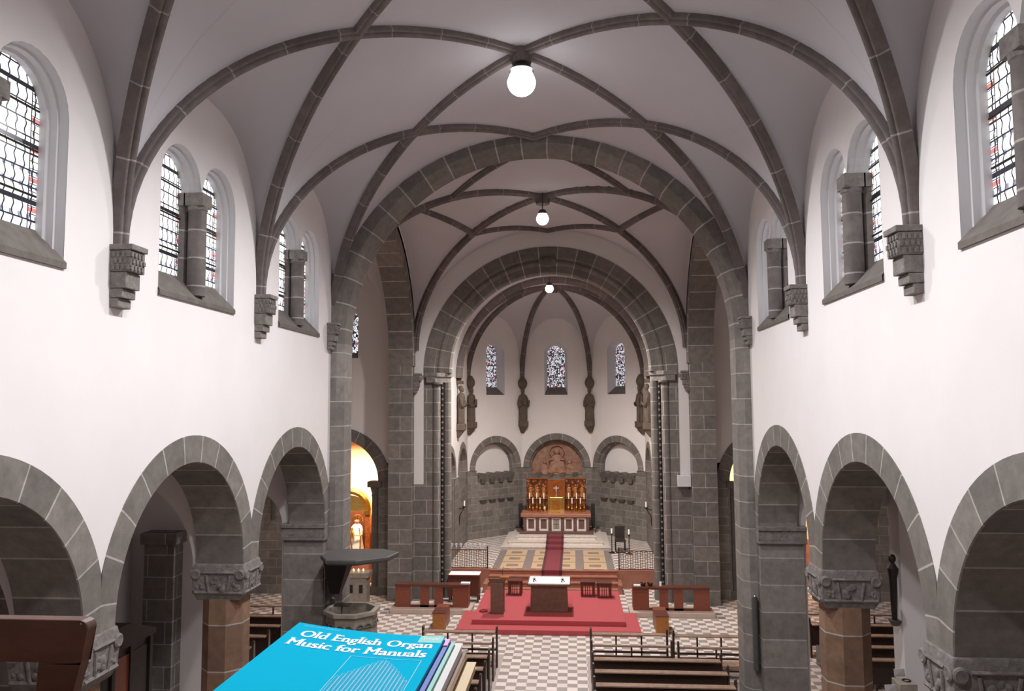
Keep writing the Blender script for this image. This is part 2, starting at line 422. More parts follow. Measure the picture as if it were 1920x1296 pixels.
for side in (-1, 1):
    P = mapX(side, W)
    for yc in bays:
        m = MB()
        m.m = 0; ring(m, yc, AZ, [(ARO, 0), (ARO, -.015), (AR+.01, -.015), (AR, 0)], P, 40, clip=B/2)
        m.m = 1; rows = []
        n = 40; uv = []
        ring(m, yc, AZ, [(AR, 0), (AR, .8)], P, n)
        m.m = 0; ring(m, yc, AZ, [(AR, .8), (ARO, .8)], P, n, clip=B/2)
        # springer blocks down to the impost
        trim(m, ['voussoir', 'soffit_v'] if 'soffit_v' in M else ['voussoir', 'voussoir'])
# vault
vm = MB()
for yc in bays:
    rows = []
    for i in range(49):
        u = -cos(pi*i/48); y = yc+u*B/2; d = (1-abs(u))*B/2; xr = W*(1-d/B)
        row = []
        for j in range(7):
            t = j/6; x = W+(xr-W)*t; z = zform(u)+(zb(xr)-zform(u))*t + .10*sin(pi*t)*(1-abs(u))
            row.append((-x, y, z))
        a0 = math.acos(min(1, xr/W))
        for j in range(1, 24):
            a = a0+(pi-2*a0)*j/24; row.append((-W*cos(a), y, ZS+ZA*sin(a)))
        for j in range(6, -1, -1):
            t = j/6; x = W+(xr-W)*t; z = zform(u)+(zb(xr)-zform(u))*t + .10*sin(pi*t)*(1-abs(u))
            row.append((x, y, z))
        rows.append([(x, y+.11*abs(x)/W, z) for x, y, z in row])
    vm.grid(rows)
struct(vm.build('ceiling', 'vault_plaster_shaded', smooth=True))
# nave ribs
RP = ribprof(.185, .13)
for k, yk in enumerate(YK):
    for sd in (-1, 1):
        for dr in (-1, 1):
            ye = yk+dr*B
            if ye < YW0-.1 or ye > YK[-1]+.1: continue
            pts = []; ns = []
            for i in range(29):
                a = pi/2*i/28; pts.append((sd*(W*cos(a)), yk+dr*B*(1-cos(a))+.11*cos(a), ZS+ZA*sin(a))); ns.append((sd*cos(a)*ZA, 0, sin(a)*W))
            m = MB(); sweep(m, pts, ns, RP, .3); trim(m, 'ribstone', smooth=True)
# small keystones
for yk in YK[1:-1]:
    m = MB(); m.cyl(0, yk, ZS+ZA-.24, ZS+ZA+.02, .17, .2, 16); trim(m, 'ribstone')

# corbels
def corbel(side, y, label, x0=W, zt=8.57, s=1.0, group=None):
    t = thing('wall_corbel', label, 'corbel', (side*x0, y+.12, zt-.76*s), 0, 'stepped stone corbels under the vault ribs')
    def b(nm, p, w, z0, z1):
        m = MB(); xs = sorted((side*.02, -side*p*s)); m.box(xs[0], xs[1], -w*s/2, w*s/2, z0*s, z1*s); return m.build(nm, 'carved', t, bevel=.01)
    b('abacus', .29, .35, .69, .76); b('block', .26, .32, .43, .685); b('block', .21, .30, .23, .425); b('block', .16, .29, .115, .225); b('block', .11, .27, 0, .11)
    m = MB()
    for rr_ in range(3):
        for c in range(4):
            yy = (-.15+.075*c+(.036 if rr_ % 2 else 0)-.01)*s; zz = (.45+.078*rr_)*s
            xs = sorted((-side*.26*s, -side*.28*s)); m.box(xs[0], xs[1], yy, yy+.04*s, zz, zz+.055*s)
    m.build('front_checks', 'carved', t); m = MB()
    for c in range(4):
        for rr_ in range(3):
            xx = -side*(.04+.06*c+(.03 if rr_ % 2 else 0))*s; m.box(min(xx, xx+.03*s), max(xx, xx+.03*s), -.175*s, -.16*s, (.45+.078*rr_)*s, (.505+.078*rr_)*s)
    m.build('side_checks', 'carved', t)
    return t
nm = {8.74: 'nearest', 12.95: 'second'}
for side, sn in ((-1, 'left'), (1, 'right')):
    corbel(side, YK[3], 'large stepped stone corbel with checker carving nearest the camera on the %s nave wall' % sn)
    corbel(side, YK[4], 'stepped stone corbel between the two farther window pairs on the %s nave wall' % sn)
    corbel(side, YK[2], 'stepped stone corbel on the %s nave wall beside the organ loft' % sn)
    corbel(side, YK[5], 'small stepped corbel at the near side of the %s crossing pier' % sn, W-.02, 8.5, .8).location.y = 17.0
# nave windows
WN = [0]
def nave_window(side, yc):
    WN[0] += 1; e = D.objects.new('window_%d' % WN[0], None); COL.objects.link(e); struct(e)
    P = mapX(side, W)
    m = MB(); o = lambda ins, zb_=8.2: twin(yc, .575, .57, zb_, 9.78, ins)
    reveal(m, [(o(0), 0), (o(.012, 8.24), .10), (o(.035, 8.24), .11), (o(.04, 8.3), .18), (o(.07, 8.4), .21), (o(.075, 8.5), .38)], P)
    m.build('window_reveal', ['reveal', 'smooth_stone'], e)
    m = MB()
    x0, x1 = sorted((side*(W+.03), side*(W+.60)))
    # splayed sill slab
    m.face([P(yc-1.16, 8.19, -.03), P(yc+1.16, 8.19, -.03), P(yc+1.10, 8.56, .31), P(yc-1.10, 8.56, .31)])
    m.face([P(yc-1.16, 8.19, -.03), P(yc+1.16, 8.19, -.03), P(yc+1.16, 8.12, -.03), P(yc-1.16, 8.12, -.03)])
    m.face([P(yc-1.16, 8.12, -.03), P(yc+1.16, 8.12, -.03), P(yc+1.16, 8.12, .02), P(yc-1.16, 8.12, .02)])
    m.build('sill', 'smooth_stone', e)
    for s in (-1, 1):
        c = yc+s*.575; m = MB(); pane(m, outline(c, .505, 8.4, 9.78), P, .29, c, 8.5); m.build('glass_pane', 'nave_glass', e)
        m = MB()
        for zz in (8.9, 9.4, 9.85):
            p0 = P(c-.47, zz, .275); p1 = P(c+.47, zz, .275); m.tube([p0, p1], .013, 6)
        m.build('glazing_bars', 'iron', e)
    for dd in (.06, .33):
        m = MB(); px = side*(W+dd)
        zb0 = 8.22+.55*dd
        m.cyl(px, yc, zb0, 9.56, .135, .13, 18); m.build('colonnette', 'ribstone_v', e, smooth=True)
        m = MB(); m.box(px-.145, px+.145, yc-.15, yc+.15, 9.60, 9.79); m.lathe([(.13, 9.53), (.145, 9.55), (.145, 9.57), (.15, 9.60)], px, yc, 16)
        m.build('capital', 'carved', e)
stone('ribstone_v', (112, 104, 100), 30, .42, .012, (165, 158, 155))
for side in (-1, 1):
    for yc in bays[1:]: nave_window(side, yc+.09)

# arcade columns
def column(side, y, label, vis=True):
    t = thing('arcade_column', label, 'column', (side*(W+.4), y, 0))
    m = MB(); q = .36; a8 = [((q*cos(pi/8+pi/4*i)*1.05), q*sin(pi/8+pi/4*i)*1.05) for i in range(8)]
    m.prism(a8, .4, 3.42); m.build('shaft', 'redstone', t)
    m = MB(); m.box(-.46, .46, -.46, .46, 0, .28); m.lathe([(.46, .28), (.47, .33), (.42, .37), (.38, .4)], 0, 0, 16); m.build('base', 'smooth_stone', t)
    m = MB(); m.loft([[(x*.85, yy*.95, 3.40) for x, yy in ((-.44, -.33), (.44, -.33), (.44, .33), (-.44, .33))], [(x, yy, 3.52) for x, yy in ((-.44, -.34), (.44, -.34), (.44, .34), (-.44, .34))], [(x, yy, 3.86) for x, yy in ((-.46, -.36), (.46, -.36), (.46, .36), (-.46, .36))], [(x, yy, 4.0) for x, yy in ((-.43, -.33), (.43, -.33), (.43, .33), (-.43, .33))]])
    cp = m.build('capital', 'carved', t, bevel=.02)
    # carved volutes, rosettes and interlace on the capital
    m = MB(); rg = random.Random(label)
    def disc(c, R, ax, h=.05):
        rr_ = [(0.001, -h*.5), (R*.8, -h*.5), (R, -h*.2), (R, h*.25), (R*.75, h*.5), (R*.35, h*.32), (.001, h*.42)]
        rings = []
        for q, hh in rr_:
            rings.append([(c[0]+(hh if ax == 'X' else q*cos(a)), c[1]+(q*cos(a) if ax == 'X' else hh), c[2]+q*sin(a)) for a in [2*pi*k/16 for k in range(16)]])
        m.loft(rings)
    def lump(c, R, ax):
        for k in range(7):
            a = rg.uniform(0, 2*pi); q = R*rg.uniform(.2, .9); b = R*rg.uniform(.25, .5)
            m.ball((c[0]+(0 if ax == 'X' else q*cos(a)), c[1]+(q*cos(a) if ax == 'X' else 0), c[2]+q*sin(a)), b, 8, .5 if ax == 'X' else 1, 1 if ax == 'X' else .5, 1)
    for sx in (-1, 1):
        for yy in (-.29, .29): disc((sx*.46, yy, 3.83), .085, 'X', sx*.06)
        for yy in (-.15, .15): m.tube([(sx*.45, yy*.8, 3.54), (sx*.465, yy, 3.82)], .02, 6)
        lump((sx*.45, 0, 3.67), .11, 'X'); lump((sx*.445, -.25, 3.62), .06, 'X'); lump((sx*.445, .25, 3.62), .06, 'X')
        m.tube([(sx*.465, -.2, 3.86), (sx*.47, .2, 3.86)], .022, 6); m.tube([(sx*.44, -.31, 3.53), (sx*.44, .31, 3.53)], .03, 6)
    for sy in (-1, 1):
        for xx in (-.38, .38): disc((xx, sy*.36, 3.83), .085, 'Y', sy*.06)
        for xx in (-.2, .2): m.tube([(xx*.8, sy*.345, 3.54), (xx, sy*.365, 3.82)], .022, 6)
        lump((0, sy*.35, 3.67), .13, 'Y'); lump((-.31, sy*.345, 3.62), .07, 'Y'); lump((.31, sy*.345, 3.62), .07, 'Y')
        m.tube([(-.28, sy*.365, 3.86), (.28, sy*.365, 3.86)], .022, 6); m.tube([(-.41, sy*.335, 3.53), (.41, sy*.335, 3.53)], .03, 6)
    m.build('capital_carving', 'carved', cp, smooth=True)
for side, sn in ((-1, 'left'), (1, 'right')):
    for k in (1, 2, 3, 4):
        d = {1: 'reddish octagonal column beneath the organ loft on the %s', 2: 'reddish octagonal column beside the organ loft front on the %s', 3: 'nearest visible arcade column with large carved capital in the %s corner', 4: 'reddish octagonal sandstone column with carved capital before the %s crossing pier'}[k]
        column(side, YK[k], d % sn)
# west wall
m = MB(); m.face([(-9.3, YW0, 0), (9.3, YW0, 0), (9.3, YW0, 13), (-9.3, YW0, 13)]); struct(m.build('wall_back', 'plaster'))

# ------------------------------------------------------------------ crossing west arch and piers
YX = 17.17
for side, sn in ((-1, 'left'), (1, 'right')):
    m = MB(); s = side
    poly = [(s*4.72, 17.17), (s*4.56, 17.17), (s*4.42, 17.34), (s*4.42, 17.92), (s*4.72, 18.05), (s*5.6, 18.05), (s*5.6, 17.0), (s*5.62, 16.88), (s*4.72, 16.88)]
    if s > 0: poly = poly[::-1]
    m.prism(poly, 0, 3.72); m.prism([(x, y) for x, y in poly], 4.24, 13) if False else None
    up_ = [(s*4.72, 17.17), (s*4.56, 17.17), (s*4.42, 17.34), (s*4.42, 17.92), (s*4.72, 18.05), (s*5.6, 18.05), (s*5.6, 17.17)]
    if s > 0: up_ = up_[::-1]
    m.prism(poly, 3.72, 4.0); m.prism(up_, 4.0, 8.05)
    trim(m, 'pierstone')
    m = MB()   # impost band of the last arcade respond
    x0, x1 = sorted((s*4.68, s*5.68)); 
    m.box(x0, x1, 16.80, 17.1, 3.93, 4.02); m.box(x0, x1, 16.83, 17.1, 3.72, 3.93); m.box(x0, x1, 16.81, 17.1, 3.66, 3.72)
    trim(m, 'carved', bevel=.01)
    # springer stone between last arch and pier
    m = MB(); m.prism([(s*4.71, 16.86), (s*4.69, 17.17), (s*5.5, 17.17), (s*5.5, 16.86)], 4.0, 4.9); trim(m, 'pierstone')
m = MB(); ring(m, 0, 8.05, [(5.15, .05), (4.93, 0), (4.56, 0), (4.42, .17), (4.42, .75), (5.15, .75)], mapY(YX), 60); trim(m, 'ring_big')
# springer stone for first arches is inside columns' span: fill blocks above capitals
for side in (-1, 1):
    for k in (1, 2, 3, 4):
        m = MB(); hw = B/2-AR
        m.box(*sorted((side*4.69, side*5.51)), YK[k]-hw, YK[k]+hw, 3.99, 4.05); trim(m, 'pierstone')

# crossing vault
cm = MB(); N = 48; rows = []
zx = lambda x: ZS+4.2*sqrt(max(0, 1-(x/W)**2)); zy = lambda y: ZS+4.2*sqrt(max(0, 1-((y-YC)/YH)**2))
gs = [-cos(pi*i/N) for i in range(N+1)]
for a in gs: rows.append([(W*b, YC+YH*a, max(zx(W*b), zy(YC+YH*a))) for b in gs])
cm.grid(rows); struct(cm.build('ceiling', 'vault_plaster_shaded', smooth=True))
RP2 = ribprof(.21, .12)
for sx in (-1, 1):
    for sy in (-1, 1):
        pts = []; ns = []
        for i in range(25):
            a = pi/2*i/24; pts.append((sx*W*cos(a), YC+sy*YH*cos(a), ZS+4.2*sin(a)-.01)); ns.append((sx*cos(a), sy*cos(a), 1.4*sin(a)+.05))
        m = MB(); sweep(m, pts, ns, RP2); trim(m, 'ribstone', smooth=True)
        pts = []; ns = []
        for i in range(25):
            s = i/24; x = W*s; y = YH*(1-s); z = max(zx(x), zy(YC+y)); pts.append((sx*x, YC+sy*y, z)); ns.append((0, 0, 1))
        m = MB(); sweep(m, pts, ns, RP2); trim(m, 'ribstone', smooth=True)
m = MB(); m.cyl(0, YC, 12.5, 12.8, .2, .24, 16); trim(m, 'ribstone')

# transepts
for side, sn in ((-1, 'left'), (1, 'right')):
    P = mapX(side, W)
    m = MB(); TA = 4.12; TC = 22.13; TZ = 8.0
    m.m = 0; ring(m, TC, TZ, [(4.7, 0), (TA, 0)], P, 50); m.m = 1; ring(m, TC, TZ, [(TA, 0), (TA, .85)], P, 50); m.m = 0; ring(m, TC, TZ, [(TA, .85), (4.7, .85)], P, 50)
    trim(m, ['ring_big', 'ring_big'])
    m = MB(); wallstrip(m, YC-YH, YC+YH, 8.0, lambda u: zy(u)+.15, [(TC-4.6, TC+4.6, 0, arc(TC, 4.55, TZ))], P, 40)
    struct(m.build('wall_'+sn, 'plaster'))
    # transept barrel
    m = MB(); xg = [8.25-2.7*cos(pi*k/40) for k in range(41)]+[12]
    rows = [[(side*x, YC-(YH+.55)*cos(pi*i/60), max(ZS-.5+4.6*sin(pi*i/60), (ZS-.3+4.2*sqrt(1-((x-8.25)/2.7)**2)) if x < 10.94 else 0)) for i in range(61)] for x in xg]
    m.grid(rows); struct(m.build('ceiling', 'vault_plaster_shaded', smooth=True))
    # jamb of far crossing pier
    m = MB(); s = side
    m.box(*sorted((s*4.74, s*5.56)), 26.25, 27.5, 0, 8.0); trim(m, 'stone')
    m = MB(); m.box(*sorted((s*4.70, s*5.60)), 17.9, 18.02, 0, 8.0); trim(m, 'stone')
    # end wall, west wall
    m = MB(); m.face([(s*12, 17, 0), (s*12, 27.2, 0), (s*12, 27.2, 13), (s*12, 17, 13)]); struct(m.build('wall_'+sn, 'plaster'))
    oc, orr = (6.6, .9) if s < 0 else (7.175, 1.475)
    m = MB(); wallstrip(m, 5.5, 12, 0, 13, [(oc-orr, oc+orr, -1, arc(oc, orr, 3.9))], (lambda u, z, d: (side*u, 17.3+d, z)), 12)
    wallstrip(m, 5.5, 12, 0, 13, [(oc-orr, oc+orr, -1, arc(oc, orr, 3.9))], (lambda u, z, d: (side*u, 17.0+d, z)), 12)
    m.grid([[(side*(oc+orr*cos(t)), yy, 3.9+orr*sin(t)) for t in [pi*i/24 for i in range(25)]] for yy in (17.0, 17.3)])
    struct(m.build('wall_'+sn, 'plaster'))
    # east wall of transept with chapel arch and window
    Pe = lambda u, z, d: (side*u, 27.1+d, z)
    CC, CR, CZ = 7.62, 1.5, 3.95
    m = MB(); wallstrip(m, 5.5, 12, 4.6, 13.2, [(CC-CR-.42, CC+CR+.42, 0, arc(CC, CR+.42, CZ)), (6.89, 7.51, 8.35, arc(7.2, .31, 9.75))], Pe, 16)
    struct(m.build('wall_front', 'plaster'))
    m = MB(); wallstrip(m, 5.5, 12, 0, 4.6, [(CC-CR-.01, CC+CR+.01, -1, arc(CC, CR+.3, CZ))], Pe, 16); struct(m.build('wall_front', 'small_stone'))
    m = MB(); ring(m, CC, CZ, [(CR+.42, 0), (CR+.42, -.02), (CR, -.02), (CR, .6), (CR+.42, .6)], Pe, 40)
    for sg in (-1, 1): leg(m, CC, [(CR+.05, -.01), (CR, -.01), (CR, .6)], 0, CZ, Pe, sg)
    trim(m, ['voussoir'])
    m = MB()
    for sg in (-1, 1):
        cx = side*(CC+sg*(CR-.13)); m.cyl(cx, 27.25, .3, 3.45, .13, .13, 14); m.box(cx-.17, cx+.17, 27.08, 27.42, 0, .3); m.lathe([(.13, 3.4), (.15, 3.46), (.13, 3.5), (.2, 3.75)], cx, 27.25, 14); m.box(cx-.24, cx+.24, 27.0, 27.5, 3.75, 3.95)
    trim(m, 'smooth_stone')
    WN[0] += 1; e = D.objects.new('window_%d' % WN[0], None); COL.objects.link(e); struct(e)
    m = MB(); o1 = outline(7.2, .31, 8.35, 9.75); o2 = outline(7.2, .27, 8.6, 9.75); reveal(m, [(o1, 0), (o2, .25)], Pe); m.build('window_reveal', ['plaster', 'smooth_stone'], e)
    m = MB(); pane(m, outline(7.2, .28, 8.5, 9.75), Pe, .2, 7.2, 8.5); m.build('glass_pane', 'warm_glass', e)
    m = MB()
    for zz in (8.9, 9.3, 9.7): m.tube([Pe(6.93, zz, .19), Pe(7.47, zz, .19)], .012, 6)
    m.build('glazing_bars', 'iron', e)
    # chapel behind: side walls, apse wall, ceiling
    m = MB(); n = 14
    for i in range(n):
        a0, a1 = pi*i/n, pi*(i+1)/n; q = [(side*(CC+1.75*cos(a)), 28.6+1.3*sin(a)) for a in (a0, a1)]
        m.face([(q[0][0], q[0][1], 1.7), (q[1][0], q[1][1], 1.7), (q[1][0], q[1][1], 6), (q[0][0], q[0][1], 6)])
    for sg in (-1, 1): m.face([(side*(CC+sg*1.75), 27.7, 1.7), (side*(CC+sg*1.75), 28.6, 1.7), (side*(CC+sg*1.75), 28.6, 6), (side*(CC+sg*1.75), 27.7, 6)])
    m.face([(side*(CC-1.75), 27.7, 5.9), (side*(CC+1.75), 27.7, 5.9), (side*(CC+1.75), 30, 5.9), (side*(CC-1.75), 30, 5.9)])
    struct(m.build('wall_front', 'warm_wall'))
    m = MB()
    for i in range(n):
        a0, a1 = pi*i/n, pi*(i+1)/n; q = [(side*(CC+1.75*cos(a)), 28.6+1.3*sin(a)) for a in (a0, a1)]
        m.face([(q[0][0], q[0][1], 0), (q[1][0], q[1][1], 0), (q[1][0], q[1][1], 1.7), (q[0][0], q[0][1], 1.7)])
    for sg in (-1, 1): m.face([(side*(CC+sg*1.75), 27.7, 0), (side*(CC+sg*1.75), 28.6, 0), (side*(CC+sg*1.75), 28.6, 1.7), (side*(CC+sg*1.75), 27.7, 1.7)])
    struct(m.build('wall_front', 'red_marble'))
    ld = D.lights.new('chapel_light', 'AREA'); ld.energy = 230 if side < 0 else 130; ld.color = (1, .8, .56); ld.size = .4
    lo = D.objects.new('chapel_light', ld); COL.objects.link(lo); lo.location = (side*7.3, 27.95, 5.1); lo.rotation_euler = (Vector((side*7.6, 29.6, 2.6))-Vector(lo.location)).to_track_quat('-Z', 'Y').to_euler(); ld.spread = radians(110)

# aisles
for side, sn in ((-1, 'left'), (1, 'right')):
    s = side; XO = 9.2
    m = MB(); m.face([(s*XO, YW0, 0), (s*XO, 17.0, 0), (s*XO, 17.0, 6.7), (s*XO, YW0, 6.7)]); struct(m.build('wall_'+sn, 'plaster'))
    m = MB(); m.face([(s*5.5, YW0, 6.5), (s*XO, YW0, 6.5), (s*XO, 17.3, 6.5), (s*5.5, 17.3, 6.5)]); struct(m.build('ceiling', 'vault_plaster_shaded'))
    for yk in YK[2:5]:
        if s > 0 and yk > 12: continue
        m = MB()
        for yy in (yk-.22, yk+.22): wallstrip(m, 5.5, XO, 3.9, 6.5, [(5.6, 8.65, 0, arc(7.125, 1.525, 3.9))], (lambda u, z, d: (s*u, yy, z)), 10)
        m.grid([[(s*(7.125+1.525*cos(t)), yy, 3.9+1.525*sin(t)) for t in [pi*i/24 for i in range(25)]] for yy in (yk-.22, yk+.22)])
        struct(m.build('wall_'+sn, 'plaster'))
        m = MB(); m.box(*sorted((s*8.68, s*9.2)), yk-.25, yk+.25, 0, 3.66); m.box(*sorted((s*8.6, s*9.2)), yk-.3, yk+.3, 3.66, 3.9); trim(m, 'stone')
    # pilaster at the transept opening
    m = MB(); m.box(*sorted((s*8.0, s*8.68)), 16.6, 17.0, 0, 3.6); m.box(*sorted((s*7.92, s*8.74)), 16.52, 17.0, 3.6, 3.84); trim(m, 'stone')
m = MB(); m.box(5.98, 6.36, 12.9, 13.3, 0, 6.5); struct(m.build('wall_right', 'plaster'))
m = MB(); m.box(5.6, 7.6, 13.31, 13.5, 4.9, 6.5); struct(m.build('wall_right', 'plaster'))

# ------------------------------------------------------------------ chancel arch
YE = 26.63
Pc = mapY(YE)
m = MB(); wallstrip(m, -W-.08, W+.08, 3.9, lambda u: zx(u)+.1, [(-4.38, 4.38, 0, lambda u: 7.76+sqrt(max(0, 4.38**2-u*u)))], Pc, 40)
struct(m.build('wall_front', 'plaster'))
prof = [(4.40, 0), (4.40, -.02), (4.02, -.02), (3.98, .10)]
prof += [(3.86+.09*cos(a), .14+.07*sin(a)) for a in (radians(-30), radians(-60), radians(-90), radians(-120), radians(-150))]
prof += [(3.74, .15), (3.52, .17), (3.46, .24), (3.46, .5), (3.95, .52)]
m = MB(); ring(m, 0, 7.76, prof, Pc, 70); trim(m, 'ring_big')
for s, sn in ((-1, 'left'), (1, 'right')):
    m = MB()
    poly = [(s*4.76, YE-.02), (s*4.08, YE-.02), (s*4.08, YE+.2), (s*3.78, YE+.25), (s*3.72, YE+.4), (s*3.52, YE+.42), (s*3.5, YE+.5), (s*4.76, YE+.5)]
    if s > 0: poly = poly[::-1]
    m.prism([(x if abs(x) < 4.5 else s*4.38, y) for x, y in poly], 3.9, 7.76); m.prism(poly, 0, 3.9)
    m.cyl(s*3.96, YE+.08, 0, 7.42, .14, .14, 16); m.cyl(s*3.62, YE+.34, 0, 7.42, .13, .13, 16)
    trim(m, 'stone')
    m = MB(); m.m = 0; m.cyl(s*3.77, YE+.18, .1, 7.4, .045, .045, 8); m.m = 1
    z = .2
    while z < 7.35: m.cyl(s*3.77, YE+.155, z, z+.07, .035, .035, 8); z += .2
    trim(m, ['dark_gap', 'carved'])
    m = MB(); 
    for (a, b, z0, z1) in ((4.30, 3.52, 7.42, 7.62), (4.36, 3.46, 7.62, 7.76)):
        m.prism([(s*a, YE-.12), (s*a, YE+.5), (s*b, YE+.5), (s*b, YE+.35), (s*(b+.45), YE-.12)], z0, z1)
    m.cyl(s*3.9, YE+.0, 7.36, 7.44, .17, .17, 16)
    trim(m, 'carved', bevel=.015)
    corbel(s, 26.4, 'small dark corbel under the crossing vault rib on the %s side of the chancel arch' % sn, W+.02, 7.75, .9)
m = MB(); m.ball((0, YE-.04, 11.62), .2, 12, 1.6, .5, 1); m.ball((-.22, YE-.08, 11.66), .1, 8); m.ball((.22, YE-.08, 11.66), .1, 8); trim(m, 'smooth_stone', smooth=True)

# ------------------------------------------------------------------ chancel and apse
A = 3.95; YA = 36.85-A; hf = A*math.tan(pi/8); YS0 = YE+.5
ZV = 7.75; ZT = 11.85
# facets: (origin centre, tangent, outward normal, halfwidth)
def facet(ang):
    n = (sin(ang), cos(ang)); t = (cos(ang), -sin(ang)); o = (n[0]*A, YA+n[1]*A); return mapF(o, t, n)
facets = [(facet(a), hf) for a in (-pi/4, 0, pi/4)]
lun = lambda h, top=10.95: (lambda u: ZV+(top-ZV)*(max(0, 1-abs(u/h)**2.2))**(1/2.2))
NZ, NR = 3.68, 1.0
for i, (P, h) in enumerate(facets):
    nr = 1.2 if i == 1 else 1.13
    m = MB(); wallstrip(m, -h, h, NZ, lun(h), [(-nr-.4, nr+.4, 0, arc(0, nr+.4, NZ)), (-.55, .55, 7.1, arc(0, .55, 9.05))], P, 24)
    struct(m.build('wall_front', 'plaster'))
    m = MB(); zlow = 3.45 if i != 1 else 3.3
    wallstrip(m, -h, h, .5, NZ, [(-nr, nr, zlow, 9)], P, 8); struct(m.build('wall_front', 'small_stone'))
    m = MB(); ring(m, 0, NZ, [(nr+.4, 0), (nr+.4, -.03), (nr+.1, -.03), (nr+.08, .08), (nr+.03, .14), (nr, .16), (nr, .4)], P, 36)
    for sg in (-1, 1): leg(m, 0, [(nr+.03, .0), (nr, .05), (nr, .4)], zlow, NZ, P, sg)
    trim(m, 'voussoir')
    m = MB(); o = [(-nr, zlow-.2)]+[(-nr*cos(pi*k/24), NZ+nr*sin(pi*k/24)) for k in range(25)]+[(nr, zlow-.2)]
    m.face([P(u, z, .38) for u, z in o]); 
    if i == 1: m.build_name = 0
    struct(m.build('wall_front', 'relief' if i == 1 else 'plaster'))
    # corbel tables
    m = MB(); m.face([P(-nr, zlow, -.0), P(nr, zlow, -.0), P(nr, zlow, .4), P(-nr, zlow, .4)])
    for k in range(4):
        c = (k-1.5)*nr*.47
        if i != 1:
            q = [P(c-nr*.235, 3.45, -.10), P(c, 3.55, -.10), P(c+nr*.235, 3.45, -.10), P(c+nr*.235, 3.2, -.02), P(c-nr*.235, 3.2, -.02)]
            m.face([P(c-nr*.235, 3.45, .3), P(c, 3.55, .3), P(c, 3.55, -.1), P(c-nr*.235, 3.45, -.1)]); m.face([P(c, 3.55, .3), P(c+nr*.235, 3.45, .3), P(c+nr*.235, 3.45, -.1), P(c, 3.55, -.1)])
            m.face(q)
            m.face([P(c-nr*.235, 3.2, -.02), P(c+nr*.235, 3.2, -.02), P(c+.1, 3.05, 0), P(c-.1, 3.05, 0)])
            m.loft([[P(c-.16, 3.28, .02), P(c+.16, 3.28, .02), P(c+.16, 3.28, -.14), P(c-.16, 3.28, -.14)], [P(c-.1, 3.08, .02), P(c+.1, 3.08, .02), P(c+.1, 3.08, -.08), P(c-.1, 3.08, -.08)]])
            m.loft([[P(c-.19, 2.34, .02), P(c+.19, 2.34, .02), P(c+.19, 2.34, -.16), P(c-.19, 2.34, -.16)], [P(c-.1, 2.2, .02), P(c+.1, 2.2, .02), P(c+.1, 2.2, -.06), P(c-.1, 2.2, -.06)]])
        else:
            m.loft([[P(c-.14, 3.42, .3), P(c+.14, 3.42, .3), P(c+.14, 3.42, -.06), P(c-.14, 3.42, -.06)], [P(c-.1, 3.2, .3), P(c+.1, 3.2, .3), P(c+.1, 3.2, 0), P(c-.1, 3.2, 0)]])
    trim(m, 'smooth_stone')
    WN[0] += 1; e = D.objects.new('window_%d' % WN[0], None); COL.objects.link(e); struct(e)
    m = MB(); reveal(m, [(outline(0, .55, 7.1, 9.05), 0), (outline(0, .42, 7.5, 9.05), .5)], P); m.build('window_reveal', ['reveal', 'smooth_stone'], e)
    m = MB(); pane(m, outline(0, .43, 7.42, 9.05), P, .47, i*3.3, 0); m.build('glass_pane', 'apse_glass', e)
    m = MB()
    for zz in (7.95, 8.5, 9.0): m.tube([P(-.42, zz, .43), P(.42, zz, .43)], .014, 6)
    m.build('glazing_bars', 'iron', e)
# relief figures in the middle niche
P = facets[1][0]; yb = 36.85+.38
ap = thing('niche_relief', 'brownish pink carved relief of a haloed figure in the arched niche above the high altar', 'relief', (0, yb-.17, 3.3)); ap.scale = (.95, 1, .84)
m = MB(); m.torus((0, .06, 1.3), .36, .03, 'Y', 30, 6); m.build('halo', 'relief', ap, smooth=True)
m = MB(); m.ball((0, -.02, 1.32), .15, 12, 1, .6, 1.2); m.build('head', 'relief', ap, smooth=True)
m = MB(); m.lathe([(.12, 1.15), (.2, 1.08), (.34, .95), (.36, .7), (.42, .4), (.55, .02)], 0, 0, 20, 1, .25, lambda a, z: 1+.06*sin(9*a)); m.build('robe', 'relief', ap, smooth=True)
for sg in (-1, 1):
    m = MB(); m.tube([(sg*.28, -.02, 1.0), (sg*.38, -.06, .82), (sg*.16, -.1, .86)], [.08, .07, .045], 8); m.build('arm', 'relief', ap, smooth=True)
    m = MB(); m.ball((sg*.62, 0, .72), .1, 10, 1, .5, 1.2); m.lathe([(.07, .62), (.16, .5), (.2, .2), (.24, .02)], sg*.66, 0, 14, 1, .25); m.build('attendant', 'relief', ap, smooth=True)

